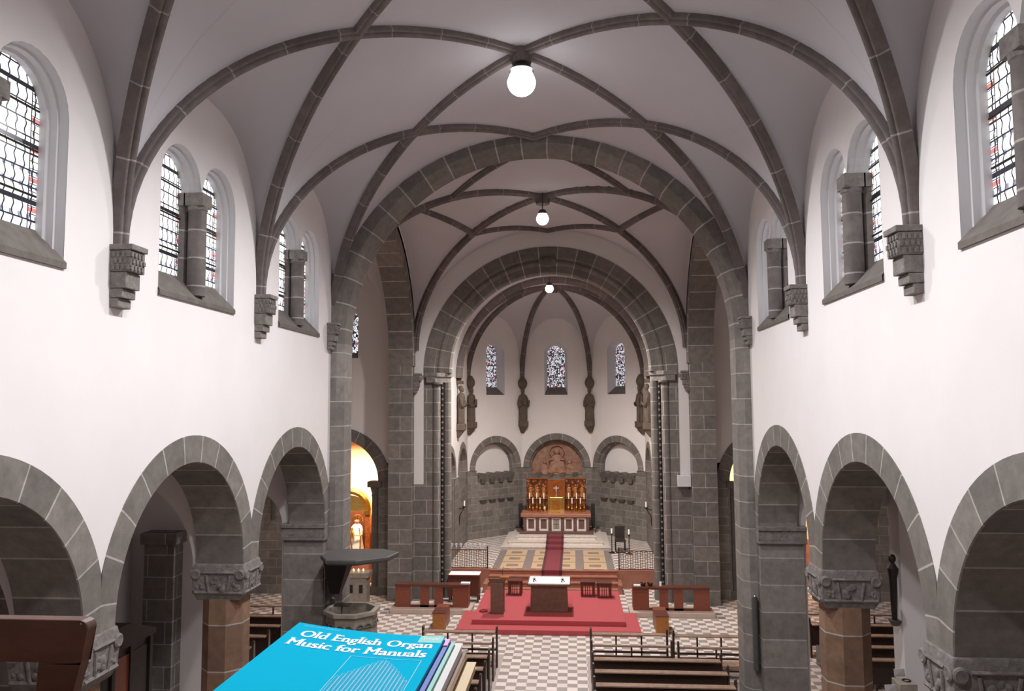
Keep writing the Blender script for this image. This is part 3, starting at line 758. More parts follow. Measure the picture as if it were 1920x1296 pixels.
# side walls of chancel
for s, sn in ((-1, 'left'), (1, 'right')):
    P = mapX(s, A); ops = []
    y1 = YA+hf
    cs = [28.9, 31.0, 33.4]
    nich = [29.7, 32.95]; nr = 1.05
    m = MB(); wallstrip(m, YS0, y1, NZ, lambda u: 12.2, [(c-nr-.33, c+nr+.33, 0, arc(c, nr+.33, NZ)) for c in nich], P, 12); struct(m.build('wall_'+sn, 'plaster'))
    m = MB(); wallstrip(m, YS0, y1, .5, NZ, [(c-nr, c+nr, 3.4 if c > 30 else 1.0, 9) for c in nich], P, 8); struct(m.build('wall_'+sn, 'small_stone'))
    for c in nich:
        m = MB(); ring(m, c, NZ, [(nr+.33, 0), (nr+.33, -.03), (nr+.08, -.03), (nr+.03, .12), (nr, .14), (nr, .4)], P, 30)
        for sg in (-1, 1): leg(m, c, [(nr+.03, 0), (nr, .05), (nr, .4)], 3.3 if c > 30 else 1.0, NZ, P, sg)
        trim(m, 'voussoir')
        z0 = 3.3 if c > 30 else 1.0
        m = MB(); zl = 3.4 if c > 30 else 1.0; m.face([P(c-nr, zl, 0), P(c+nr, zl, 0), P(c+nr, zl, .4), P(c-nr, zl, .4)]); trim(m, 'smooth_stone')
        m = MB(); m.face([P(u, z, .38) for u, z in [(c-nr, z0)]+[(c-nr*cos(pi*k/20), NZ+nr*sin(pi*k/20)) for k in range(21)]+[(c+nr, z0)]]); struct(m.build('wall_'+sn, 'plaster' if c > 30 else 'smooth_stone'))
# chancel/apse vault: barrel until YT then rib dome
YT = 31.5
rad = A; 
m = MB(); rows = [[(-rad*cos(pi*i/36), y, ZV+(ZT-ZV)*sin(pi*i/36)) for i in range(37)] for y in (YS0-.1, YT)]
m.grid(rows); struct(m.build('ceiling', 'vault_plaster_shaded', smooth=True))
# stations round the apse: points (x,y) of the plan at spring, with rib at corners
corn = [(-A, YT), (-A, YA+hf), (-hf, YA+A), (hf, YA+A), (A, YA+hf), (A, YT)]
boss = Vector((0, YA-.2, 11.72))
def ribpt(c, t):   # t 0..1 from wall to boss
    a = pi/2*t; x = c[0]*cos(a); y = boss.y+(c[1]-boss.y)*cos(a); z = ZV+(boss.z-ZV)*sin(a); return Vector((x, y, z))
m = MB()
for k in range(5):
    c0, c1 = corn[k], corn[k+1]; rows = []
    for i in range(25):
        u = i/24; top = ZV+(10.78-ZV)*(max(0, 1-abs(2*u-1)**2.2))**(1/2.2)
        fp = Vector((c0[0]+(c1[0]-c0[0])*u, c0[1]+(c1[1]-c0[1])*u, top)); s0 = math.asin(min(1, (top-ZV)/(boss.z-ZV)))/(pi/2)
        base = ribpt(c0, s0).lerp(ribpt(c1, s0), u); row = []
        for j in range(15):
            v = j/14; q = s0+(1-s0)*v; row.append(ribpt(c0, q).lerp(ribpt(c1, q), u)+(fp-base)*(1-v)**1.3)
        rows.append(row)
    m.grid(rows)
for cc in (corn[0], corn[5]):
    rows = []
    for j in range(21):
        a = pi/2*j/20; p = ribpt(cc, j/20); q = Vector((cc[0]*cos(a), YT-.02, ZV+(ZT-ZV)*sin(a))); rows.append([q.lerp(p, t/4) for t in range(5)])
    m.grid(rows)
struct(m.build('ceiling', 'vault_plaster_shaded', smooth=True))
# backing wall lunette closing the sides in the last chancel bay is the side wall itself
RP3 = ribprof(.21, .14)
for k, c in enumerate(corn):
    pts = []; ns = []
    for i in range(25):
        p = ribpt(c, i/24); pts.append(p); a = pi/2*i/24; ns.append((c[0]*cos(a), (c[1]-boss.y)*cos(a), 4*sin(a)+.01))
    m = MB(); sweep(m, pts, ns, RP3); trim(m, 'ribstone', smooth=True)
pts = [(-rad*cos(pi*i/40), YT-.25, ZV+(ZT-ZV)*sin(pi*i/40)) for i in range(41)]; ns = [(-cos(pi*i/40), 0, sin(pi*i/40)) for i in range(41)]
m = MB(); sweep(m, pts, ns, ribprof(.42, .22)); trim(m, 'ribstone', smooth=True)
m = MB(); m.cyl(0, boss.y, boss.z-.3, boss.z, .2, .26, 16); trim(m, 'ribstone')

# statues
def statue(loc, rz, label, arm, attr, canopy=True):
    t = thing('stone_statue', label, 'statue', loc, rz, 'stone statues round the apse'); t.scale = (.8, .8, 1)   # local: faces -Y, wall behind at +Y ; base z=0
    m = MB(); m.loft([[(x*.35, y*.35-.0, 0) for x, y in ((-.26, -.3), (.26, -.3), (.26, .05), (-.26, .05))], [(x, y, .28) for x, y in ((-.2, -.36), (.2, -.36), (.2, .05), (-.2, .05))], [(x, y, .32) for x, y in ((-.26, -.43), (.26, -.43), (.26, .05), (-.26, .05))], [(x, y, .58) for x, y in ((-.26, -.43), (.26, -.43), (.26, .05), (-.26, .05))]])
    m.build('console', 'statue_stone', t, bevel=.015)
    m = MB(); pr = [(.25, .58), (.27, .64), (.26, .9), (.255, 1.2), (.27, 1.45), (.28, 1.64), (.25, 1.76), (.13, 1.84), (.08, 1.88), (.075, 1.92)]
    m.lathe(pr, 0, -.2, 28, 1, .72, lambda a, z: 1+(.05*sin(7*a+2*z)+.03*sin(13*a-z) if z < 1.6 else 0)); body = m.build('robed_body', 'statue_stone', t, smooth=True)
    m = MB(); m.ball((0, -.21, 2.0), .115, 14, .9, 1, 1.2); m.ball((0, -.325, 1.98), .022, 8); m.ball((0, -.19, 2.04), .12, 10, 1, 1.05, .9); m.ball((0, -.30, 1.93), .05, 8, 1, .6, 1.1); m.build('head', 'statue_stone', t, smooth=True)
    for sg in (-1, 1):
        m = MB(); e = (sg*.27, -.34, 1.28); hnd = (sg*(.05 if arm == 0 else .16 if sg*arm < 0 else .3), -.46, 1.38 if sg*arm <= 0 else 1.5)
        m.tube([(sg*.22, -.22, 1.66), (sg*.29, -.26, 1.45), e, ((e[0]+hnd[0])/2, -.42, 1.32), hnd], [.08, .085, .075, .055, .04], 10)
        m.ball(hnd, .05, 8, 1, 1, 1.2); m.build('arm', 'statue_stone', t, smooth=True)
    if attr == 'book': bx('book', 'statue_stone', t, -.1, .1, -.52, -.46, 1.34, 1.6)
    if attr == 'staff':
        m = MB(); m.tube([(.31, -.47, .56), (.31, -.47, 2.0)], .018, 8); m.torus((.31, -.47, 2.07), .07, .018, 'Y', 16, 6); m.build('staff', 'statue_stone', t)
    if canopy:
        m = MB(); m.lathe([(.07, 2.06), (.12, 2.1), (.25, 2.22), (.29, 2.36), (.25, 2.48), (.15, 2.6), (.1, 2.66)], 0, -.14, 16, 1, .9, lambda a, z: 1+.08*sin(8*a)); m.build('canopy', 'statue_stone', t, smooth=True)
    else:
        m = MB(); m.box(-.26, .26, -.3, .02, 2.2, 2.34); m.box(-.2, .2, -.24, .02, 2.34, 2.56, tx=.05, ty=.05); m.build('canopy', 'statue_stone', t, bevel=.01)
zs = 5.3
statue((-hf, YA+A-.05, zs), radians(22.5), 'robed stone statue on a console between the left and middle apse windows', 1, 'book')
statue((hf, YA+A-.05, zs), radians(-22.5), 'robed stone statue on a console between the middle and right apse windows', 0, 'scroll')
statue((-A+.04, YA+hf, zs), radians(67.5), 'robed stone statue left of the left apse window, under a bulb canopy', 0, 'book')
statue((A-.04, YA+hf, zs), radians(-67.5), 'stone statue holding a tall staff right of the right apse window', 1, 'staff')
statue((-A+.01, YT-.1, zs), radians(90), 'paler robed stone statue nearest the chancel arch on the left chancel wall', -1, '', False)
statue((A-.01, YT-.1, zs), radians(-90), 'robed stone statue nearest the chancel arch on the right chancel wall', 0, '', False)

# ------------------------------------------------------------------ floors
m = MB(); m.face([(-12.2, YW0, 0), (12.2, YW0, 0), (12.2, 30.2, 0), (-12.2, 30.2, 0)]); fl = struct(m.build('floor', 'checker'))
for s in (-1, 1):
    m = MB(); m.box(*sorted((s*1.1, s*5.3)), 0, 20.9, -.02, .012); struct(m.build('floor', 'plain_floor'))
# chancel platform and steps
ZF = .62
m = MB(); m.box(-4.5, 4.5, 28.7, 37.5, 0, ZF-.0); struct(m.build('floor', 'checker'))
m = MB()
for k in range(4): m.box(-2.3-.0*k, 2.3, 27.62+.3*k, 28.75, ZF/4*k, ZF/4*(k+1)-(.004 if k == 3 else 0)); m.box(-2.32, 2.32, 27.59+.3*k, 27.7+.3*k, ZF/4*(k+1)-.035, ZF/4*(k+1)+.002)
for s in (-1, 1):
    m.box(*sorted((s*2.3, s*3.93)), 28.5, 28.75, 0, ZF+.02)
    m.box(*sorted((s*2.3, s*2.45)), 27.6, 28.75, 0, ZF*.5)
struct(m.build('floor', 'red_marble'))
m = MB(); m.face([(-2.25, 28.72, ZF+.006), (2.25, 28.72, ZF+.006), (2.25, 32.6, ZF+.006), (-2.25, 32.6, ZF+.006)], [(-2.25, 0), (2.25, 0), (2.25, 3.88), (-2.25, 3.88)]); struct(m.build('floor', 'inlay'))
st = MB()
for k, (hw, y0) in enumerate(((2.25, 32.5), (1.98, 33.1), (1.68, 33.7))):
    st.box(-hw, hw, y0, 36.6, ZF+.12*k, ZF+.12*(k+1)); st.box(-hw-.03, hw+.03, y0-.03, y0+.1, ZF+.12*(k+1)-.03, ZF+.12*(k+1)+.002)
struct(st.build('floor', 'white_marble'))
ZAL = ZF+.36

# ------------------------------------------------------------------ lamps
def lamp(x, y, z, ztop, label, watts, kind='globe', rad=.17, tint=(.965, .972, 1)):
    t = thing('pendant_lamp', label, 'lamp', (x, y, z), 0, 'pendant lamps along the vault ridge')
    m = MB(); m.tube([(0, 0, rad*1.2), (0, 0, ztop-z)], .016, 6); m.build('hanging_rod', 'lamp_metal', t)
    m = MB()
    m.lathe([(.05, rad*1.5), (.09, rad*1.45), (rad*.85, rad*.85), (rad*.9, rad*.78)], 0, 0, 20); m.build('holder', 'lamp_metal', t, smooth=True)
    m = MB()
    if kind == 'bell': m.lathe([(rad*(sin(pi/2*(k/9)) if k < 10 else 1-.62*((k-9)/11)**1.15), rad*(-cos(pi/2*(k/9))*1.0 if k < 10 else 1.4*(k-9)/11)) for k in range(1, 21)], 0, 0, 32)
    else: m.ball((0, 0, 0), rad, 16)
    m.build('glass_globe', 'lamp_glass', t, smooth=True)
    ld = D.lights.new('lamp_light', 'SPOT'); ld.energy = watts; ld.spot_size = radians(158); ld.spot_blend = .7; ld.shadow_soft_size = .18; ld.color = tint
    lo = D.objects.new('lamp_light', ld); COL.objects.link(lo); lo.parent = t; lo.location = (0, 0, -rad*1.3)
    return t
lamp(0, 4.6, 12.3, 12.8, 'pendant lamp over the organ loft', LAMP_W, 'bell', .2)
lamp(0, 8.74, 12.9-.5, 12.8, 'pendant lamp high above the front of the organ loft', LAMP_W, 'bell', .2)
lamp(0, 12.95, 12.22, 12.8, 'large brightly glowing bell lamp hanging from the nave vault', LAMP_W, 'bell', .25)
lamp(0, 21.95, 12.0, 12.8, 'round glowing globe lamp hanging over the crossing on a short rod', LAMP_W*1.45, 'globe', .18, (1, .965, .94))
lamp(0, 27.9, 10.86, 11.3, 'smallest globe lamp seen just under the chancel arch crown', LAMP_W*2.1, 'globe', .15, (1, .94, .88))

# ------------------------------------------------------------------ sanctuary furniture
# red carpeted platforms
t = thing('carpeted_platform', 'wide low red carpeted platform under the altar table in the crossing', 'platform', (0, 24.7, 0))
bx('lower_step', 'red_carpet', t, -2.68, 2.68, -2.0, .0, 0, .14, bevel=.012)
bx('upper_step', 'red_carpet', t, -2.27, 2.27, -1.5, 2.25, .141, .28, bevel=.012)
bx('rug', 'dark_rug', t, -.76, .76, -1.05, .1, .281, .288)
# altar table
t = thing('altar_table', 'brown block altar table with a white cloth on the red platform', 'altar', (0, 24.1, .288))
m = MB(); m.box(-.55, .55, 0, .62, 0, .80, tx=-.03); m.build('body', 'table_stone', t, bevel=.015)
bx('table_top', 'table_stone', t, -.66, .66, -.12, .82, .801, .88, bevel=.01)
m = MB(); m.box(-.62, .64, -.13, .84, .882, .892); m.box(-.62, .64, -.135, -.125, .86, .885); m.build('altar_cloth', 'cloth', t)
for x, d in ((-.45, 'left'), (.42, 'right')):
    c = thing('candle_holder', 'small dark three-legged candle holder on the %s side of the altar table' % d, 'candle holder', (x, 24.2, 1.183))
    m = MB()
    for k in range(3): a = 2*pi*k/3; m.tube([(0, 0, .06), (.07*cos(a), .07*sin(a), .006)], .012, 6)
    m.cyl(0, 0, .05, .09, .03, .04, 10); m.build('stand', 'iron', c)
    m = MB(); m.cyl(0, 0, .09, .16, .018, .018, 8); m.build('candle', 'candle', c)
# ambo
t = thing('lectern', 'tall narrow brown stone lectern left of the altar table', 'lectern', (-1.57, 23.8, .283))
bx('pillar', 'table_stone', t, -.2, .2, 0, .4, 0, .93, bevel=.01)
m = MB(); m.loft([[(-.24, .02, .94), (.24, .02, .94), (.24, .42, .94), (-.24, .42, .94)], [(-.24, .0, 1.06), (.24, .0, 1.06), (.24, .46, .98), (-.24, .46, .98)]]); m.build('desk_top', 'table_stone', t)
t2 = thing('open_book', 'open tan book lying on the right edge of the lectern', 'book', (-1.36, 24.03, 1.335))
m = MB(); m.box(-.14, .14, -.1, .1, 0, .02); m.build('pages', 'orange_wood', t2); bx('cover', 'red_wood', t2, -.15, .15, -.11, .11, -.008, -.001)
t2 = thing('microphone', 'thin gooseneck microphone rising from the lectern', 'microphone', (-1.43, 24.2, 1.36))
m = MB(); m.tube([(0, 0, 0), (0, 0, .15), (.02, -.03, .24), (.03, -.06, .27)], .006, 6); m.build('stem', 'iron', t2)
m = MB(); m.ball((.03, -.07, .28), .02, 8); m.build('head', 'white_box', t2)
# stools
def stool(x, y, label, w=.5):
    t = thing('stool', label, 'stool', (x, y, .281), 0, 'dark wooden stools on the red platform')
    bx('seat', 'dark_red_wood', t, -w/2, w/2, 0, .42, .44, .50, bevel=.012)
    for sx in (-1, 1):
        for yy in (.03, .35): bx('leg', 'dark_red_wood', t, min(sx*(w/2-.02), sx*(w/2-.10)), max(sx*(w/2-.02), sx*(w/2-.10)), yy, yy+.05, 0, .439)
    bx('apron', 'dark_red_wood', t, -w/2+.11, w/2-.11, .03, .05, .36, .439)
    m = MB()
    for k in range(3): x0 = -.09+.07*k; m.box(x0, x0+.025, .035, .05, .02, .36)
    m.box(-w/2+.11, w/2-.11, .03, .05, 0.0, .04); m.build('slatted_side', 'dark_red_wood', t)
stool(-1.2, 26.1, 'dark wooden stool behind the lectern'); stool(1.22, 26.05, 'dark wooden stool nearer the altar table of the right pair'); stool(1.76, 25.9, 'dark wooden stool at the right end of the platform')
# carpet runner
t = thing('carpet_runner', 'dark red carpet runner leading up the steps to the high altar', 'carpet', (-.04, 27.6, 0))
pts = []
z = 0
for k in range(4):
    y = .3*k-.035; pts += [(y, z+.003), (y-.003, z+ZF/4+.012)]; z += ZF/4
pts.append((32.46-27.6, ZF+.012))
for k in range(3):
    y = (32.47, 33.07, 33.67)[k]-.03-27.6; pts += [(y, z+.013), (y-.004, z+.12+.014)]; z += .12
pts.append((34.1-27.6, ZAL+.014))
for nm_, x0, x1, mt in (('runner_middle', -.27, .27, 'runner_red'), ('runner_border', -.37, -.27, 'runner_edge'), ('runner_border', .27, .37, 'runner_edge')):
    m = MB(); rows = [[(x0, y, z), (x1, y, z)] for y, z in pts]; m.grid(rows); o = m.build(nm_, mt, t)
    so = o.modifiers.new('s', 'SOLIDIFY'); so.thickness = .008; so.offset = 0
# choir stall fronts
def stall(x0, x1, label, n=4):
    t = thing('choir_stall_front', label, 'bench', ((x0+x1)/2, 25.0, 0)); w = (x1-x0)/2
    bx('plinth', 'step_stone', t, -w-.12, w+.12, -.28, .62, 0, .15, bevel=.01)
    bx('top_rail', 'dark_red_wood', t, -w, w, -.04, .30, .80, .88, bevel=.01)
    bx('end_panel', 'red_wood', t, -w, -w+.5, 0, .06, .151, .80); bx('end_panel', 'red_wood', t, w-.5, w, 0, .06, .151, .80)
    g = (2*w-1.0)
    for k in range(2):
        c = -w+.5+g*(k+1)/3; bx('panel', 'red_wood', t, c-.14, c+.14, 0, .06, .151, .80)
    bx('base_rail', 'dark_red_wood', t, -w+.5, w-.5, .0, .06, .151, .22)
    for sx in (-1, 1): bx('side_panel', 'red_wood', t, min(sx*w, sx*(w-.05)), max(sx*w, sx*(w-.05)), .061, .45, .151, .80)
    return t
stall(-5.0, -2.62, 'reddish wooden choir bench front on a stone plinth, left of the red platform')
stall(2.62, 5.0, 'reddish wooden choir bench front on a stone plinth, right of the red platform')
t = thing('book', 'white book lying on the left choir bench rail', 'book', (-2.72, 25.1, .885)); bx('pages', 'white_box', t, -.14, .14, -.1, .12, .006, .03); bx('cover', 'cloth', t, -.145, .145, -.105, .125, 0, .005); bx('cover', 'cloth', t, -.145, .145, -.105, .125, .031, .036)
for k, x in enumerate((2.95, 3.17)):
    t = thing('bowl', ['left', 'right'][k]+' of the two small dark bowls on the right choir bench rail', 'bowl', (x, 25.12, .882)); m = MB(); m.lathe([(.05, 0), (.07, .02), (.1, .1), (.095, .1), (.06, .03)], 0, 0, 16); m.build('body', 'dark_red_wood', t, smooth=True)
t = thing('book', 'pale book lying at the left end of the right choir bench rail', 'book', (2.76, 25.1, .882)); bx('pages', 'white_box', t, -.1, .1, -.1, .12, .006, .03); bx('cover', 'fig_pink', t, -.105, .105, -.105, .125, 0, .005)
t = thing('candle_glass', 'small white candle on the right choir bench rail', 'candle', (3.5, 25.15, .882)); m = MB(); m.cyl(0, 0, 0, .12, .035, .035, 12); m.build('wax', 'candle', t); m = MB(); m.cyl(0, 0, .121, .14, .004, .004, 6); m.build('wick', 'iron', t)
# kneeling benches facing sideways
def side_bench(x, label):
    t = thing('side_bench', label, 'bench', (x, 22.95, 0))
    bx('end_panel', 'orange_wood', t, -.18, .18, 0, .04, 0, .5, bevel=.005); bx('end_panel', 'orange_wood', t, -.18, .18, .96, 1.0, 0, .5, bevel=.005)
    bx('seat', 'dark_red_wood', t, -.19, .19, -.02, .62, .501, .53, bevel=.005); bx('seat', 'red_wood', t, -.19, .19, .64, 1.02, .501, .53, bevel=.005)
    s = 1 if x < 0 else -1
    bx('side_board', 'red_wood', t, min(s*.15, s*.18), max(s*.15, s*.18), .045, .955, .05, .5)
side_bench(-3.22, 'small orange-brown bench seen end-on in front of the left choir bench'); side_bench(3.3, 'small orange-brown bench seen end-on in front of the right choir bench')
# credence table
t = thing('credence_table', 'dark reddish wooden side table with a white cloth beside the left choir bench', 'table', (-2.95, 26.5, 0))
bx('body', 'dark_red_wood', t, -.52, .52, -.25, .2, .2, .88); bx('table_top', 'red_wood', t, -.56, .56, -.3, .25, .881, .92)
bx('table_cloth', 'cloth', t, -.5, .54, -.31, .26, .921, .93)
for sx in (-1, 1):
    for yy in (-.24, .14): bx('leg', 'dark_red_wood', t, min(sx*.45, sx*.51), max(sx*.45, sx*.51), yy, yy+.06, 0, .199)
# grilles
def grille(x0, x1, label, fin):
    t = thing('altar_railing', label, 'railing', ((x0+x1)/2, 28.62, ZF+.022)); w = (x1-x0)/2; n = 8
    bx('base_rail', 'brass_iron', t, -w, w, -.015, .015, 0, .04); bx('top_rail', 'brass_iron', t, -w, w, -.015, .015, .66, .69)
    m = MB()
    for k in range(n*2): x = -w+(k+.5)*w/n; m.tube([(x, 0, .041), (x, 0, .66)], .009, 6)
    m.build('bars', 'brass_iron', t)
    m = MB()
    for k in range(n):
        x = -w+(k+.5)*2*w/n
        for zz in (.14, .3, .46, .6): m.torus((x, 0, zz), .055, .008, 'Y', 12, 5)
    m.build('scrollwork', 'brass_iron', t)
    bx('end_post', 'iron', t, *( (w-.0, w+.04) if x0 < 0 else (-w-.04, -w) ), -.02, .02, 0, .8)
    if fin:
        for k in range(n):
            x = -w+(k+.5)*2*w/n; m = MB(); m.tube([(x, 0, .691), (x, 0, .78)], .014, 6); m.ball((x, 0, .79), .034, 8); m.tube([(x-.05, 0, .88), (x, 0, .80), (x+.05, 0, .88)], .02, 6); m.ball((x, 0, .87), .03, 8); m.build('finial', 'white_box', t, smooth=True)
grille(-3.82, -2.42, 'wrought metal altar railing with eight white flower finials left of the steps', True)
grille(2.42, 3.82, 'low wrought metal altar railing without finials right of the steps', False)
# candle stands and chair
for x, y, lb in ((2.3, 31.9, 'left of the two tall dark candle stands with white candles beside the dark chair'), (2.98, 31.7, 'right of the two tall dark candle stands with white candles beside the dark chair')):
    t = thing('candle_stand', lb, 'candle stand', (x, y, ZF+.002)); m = MB(); m.lathe([(.13, 0), (.13, .02), (.05, .06), (.02, .1), (.018, .45), (.03, .48), (.018, .5), (.016, .72), (.06, .76), (.06, .78)], 0, 0, 14); m.build('stand', 'iron', t, smooth=True)
    m = MB(); m.cyl(0, 0, .781, .98, .035, .035, 12); m.build('candle', 'candle', t); m = MB(); m.cyl(0, 0, .981, 1.0, .004, .004, 6); m.build('wick', 'iron', t)
t = thing('sanctuary_chair', 'dark high-backed chair between the two tall candle stands', 'chair', (2.66, 32.35, ZF+.002))
bx('seat', 'black_leather', t, -.22, .22, -.24, .2, .4, .46); bx('backrest', 'black_leather', t, -.2, .2, .16, .2, .47, .98)
for sx in (-1, 1):
    for yy in (-.22, .15): bx('leg', 'iron', t, min(sx*.17, sx*.21), max(sx*.17, sx*.21), yy, yy+.04, 0, .399)
bx('footrest', 'iron', t, -.2, .2, -.44, -.3, 0, .03)

for sx, yy, zz, lb in ((-1, 31.95, 2.45, 'small white candle on a dark bracket on the left chancel wall'), (1, 32.2, 2.4, 'small white candle on a dark bracket on the right chancel wall')):
    t = thing('wall_candle', lb, 'candle', (sx*A, yy, zz))
    m = MB(); m.tube([(-sx*.0, 0, -.75), (-sx*.03, 0, -.35), (-sx*.22, 0, -.02)], .018, 6); m.tube([(0, 0, -.1), (-sx*.22, 0, -.03)], .02, 6); m.lathe([(.03, -.04), (.08, 0), (.08, .02)], -sx*.22, 0, 12); m.build('bracket', 'iron', t)
    m = MB(); m.cyl(-sx*.22, 0, .021, .24, .03, .03, 10); m.build('candle', 'candle', t)
t = thing('floor_disc', 'small dark round disc lying at the left edge of the red platform', 'disc', (-2.02, 24.1, .2815)); m = MB(); m.lathe([(.13, 0), (.13, .03), (.1, .05)], 0, 0, 20); m.build('body', 'dark_rug', t); m = MB(); m.cyl(0, 0, .051, .06, .03, .03, 10); m.build('knob', 'iron', t)
# ------------------------------------------------------------------ high altar
t = thing('high_altar', 'high altar with marble front panels under the gilded retable', 'altar', (0, 34.25, ZAL+.015))
bx('plinth', 'altar_dark', t, -1.62, 1.62, -.12, 1.3, 0, .1)
bx('core', 'altar_dark', t, -1.4, 1.4, .1, 1.2, .101, .68)
for sx in (-1, 1): bx('shadow_drape', 'dark_gap', t, min(sx*1.56, sx*1.72), max(sx*1.56, sx*1.72), .9, 1.29, .101, 1.15)  # dark drape slabs put in for the vertical shadows beside the altar
bx('mensa', 'table_stone2' if 'table_stone2' in M else 'red_marble', t, -1.56, 1.52, -.05, 1.25, .72, .86, bevel=.015); bx('moulding', 'red_marble', t, -1.48, 1.46, .0, 1.2, .681, .719)
for k in range(6):
    x = -1.38+k*(2.76/5); bx('pillar', 'altar_dark', t, x-.06, x+.06, .03, .099, .101, .68)
for k in range(5):
    x = -1.38+(k+.5)*(2.76/5)
    m = MB(); 
    m.box(x-.2, x-.13, .06, .098, .105, .675); m.box(x+.13, x+.2, .06, .098, .105, .675); m.box(x-.13, x+.13, .06, .098, .105, .19); m.box(x-.13, x+.13, .06, .098, .61, .675)
    m.build('marble_frame', 'white_marble', t)
    if k == 2:
        m = MB(); m.box(x-.125, x-.01, .07, .098, .2, .38); m.box(x+.01, x+.125, .07, .098, .2, .38); m.box(x-.125, x-.01, .07, .098, .41, .6); m.box(x+.01, x+.125, .07, .098, .41, .6); m.build('carved_cross_panel', 'pedestal_stone', t)
ZM = ZAL+.015+.86; YM = 34.25
rt_ = thing('retable', 'brown-gold carved retable with two relief wings on the high altar', 'retable', (0, YM+1.15, ZM+.002))
bx('wing', 'relief_bronze', rt_, -1.36, -.40, -.1, 0, 0, 1.40, bevel=.01); bx('wing', 'relief_bronze', rt_, .38, 1.34, -.1, 0, 0, 1.40, bevel=.01)
bx('centre_panel', 'bronze', rt_, -.39, .37, -.03, .03, 0, 1.36)
for sx in (-1, 1):
    x = sx*.87-.01; bx('cornice', 'bronze', rt_, x-.5, x+.5, -.14, 0, 1.401, 1.45)
    bx('ledge', 'gold', rt_, x-.46, x+.46, -.16, -.101, .52, .55)
    for k in range(3):
        xx = x-.3+.3*k; m = MB(); m.ball((xx, -.12, 1.12), .055, 8); m.lathe([(.05, 1.06), (.09, .98), (.08, .8), (.12, .62)], xx, -.11, 10, 1, .5); m.tube([(xx-.08, -.12, .98), (xx+.1, -.16, 1.02+.04*k)], .03, 6); m.build('relief_figure', 'bronze_light', rt_, smooth=True)
tb = thing('tabernacle', 'bright gold tabernacle with arched crown at the centre of the high altar', 'tabernacle', (-.01, YM+.8, ZM+.002))
bx('body', 'gold_bright', tb, -.3, .3, 0, .2, 0, .62, bevel=.01); bx('door', 'gold', tb, -.17, .17, -.02, -.001, .08, .5)
m = MB(); m.box(-.012, .012, -.032, -.021, .14, .44); m.box(-.07, .07, -.032, -.021, .32, .35); m.build('door_cross', 'gold_bright', tb)
for sx in (-1, 1): bx('pillar', 'gold_bright', tb, min(sx*.3, sx*.37), max(sx*.3, sx*.37), -.04, .2, 0, .7)
cr = thing('arched_crown', 'dotted arch of small golden beads above the retable centre', 'ornament', (-.01, YM+1.12, ZM+1.40))
m = MB(); m.torus((0, 0, .0), .3, .02, 'Y', 24, 6, 0, pi); m.build('arch', 'bronze', cr)
for k in range(9):
    a = pi*(k+.5)/9; m = MB(); m.ball((.34*cos(a), -.03, .34*sin(a)+.02), .026, 8); m.build('bead', 'gold_bright', cr, smooth=True)
cx = thing('altar_cross', 'small silver crucifix standing on the tabernacle', 'cross', (-.01, YM+.9, ZM+.625))
m = MB(); m.tube([(0, 0, .02), (0, 0, .5)], .012, 8); m.tube([(-.12, 0, .38), (.12, 0, .38)], .012, 8); m.build('cross', 'white_box', cx); m = MB(); m.cyl(0, 0, 0, .03, .06, .04, 12); m.build('foot', 'gold_bright', cx)
m = MB(); m.ball((0, -.02, .46), .025, 8); m.tube([(0, -.02, .43), (0, -.02, .2)], [.03, .012], 8); m.tube([(-.11, -.02, .42), (0, -.02, .38), (.11, -.02, .42)], .012, 6); m.build('figure', 'white_box', cx, smooth=True)
proto = None
names = ['leftmost rear', 'second rear from left', 'third rear from left', 'first rear right of the tabernacle', 'second rear right of the tabernacle', 'rightmost rear', 'left front left of the tabernacle', 'right front left of the tabernacle', 'left front right of the tabernacle', 'right front right of the tabernacle']
sp = [(-1.2, .72), (-.88, .72), (-.56, .72), (.55, .72), (.9, .72), (1.24, .72), (-1.04, .45), (-.72, .45), (.7, .45), (1.07, .45)]
for k, (x, y) in enumerate(sp):
    h = .18 if y > .6 else .0
    c = thing('altar_candlestick', names[k]+' gold candlestick with white candle on the high altar', 'candlestick', (x, YM+y, ZM+.002), 0, 'candlesticks on the high altar')
    m = MB(); m.lathe([(.06, 0), (.06, .02), (.025, .05), (.02, .14), (.045, .18), (.02, .22), (.02, .34+h), (.045, .37+h), (.045, .39+h)], 0, 0, 12); m.build('stick', 'gold', c, smooth=True)
    m = MB(); m.cyl(0, 0, .391+h, .64+h, .022, .022, 10); m.build('candle', 'candle', c)
c = thing('flower_vase', 'small white bunch in a vase just left of the tabernacle', 'vase', (-.5, YM+.42, ZM+.002))
m = MB(); m.lathe([(.04, 0), (.06, .04), (.05, .12), (.06, .14)], 0, 0, 12); m.build('vase', 'gold_bright', c, smooth=True)
m = MB(); [m.ball((random.uniform(-.05, .05), random.uniform(-.04, .04), .18+random.uniform(-.03, .05)), .032, 6) for _ in range(9)]; m.build('flowers', 'white_box', c, smooth=True)
c = thing('altar_card', 'pale gold card lying flat before the tabernacle', 'card', (-.04, YM+.3, ZM+.003)); bx('card', 'gold_bright', c, -.22, .22, -.14, .14, 0, .02)
ld = D.lights.new('altar_light', 'SPOT'); ld.energy = 70; ld.color = (1, .84, .6); ld.spot_size = radians(50); ld.shadow_soft_size = .1
lo = D.objects.new('altar_light', ld); COL.objects.link(lo); lo.location = (0, 31.6, 6.2); d = Vector((0, 35.2, 2.3))-Vector(lo.location); lo.rotation_euler = d.to_track_quat('-Z', 'Y').to_euler()

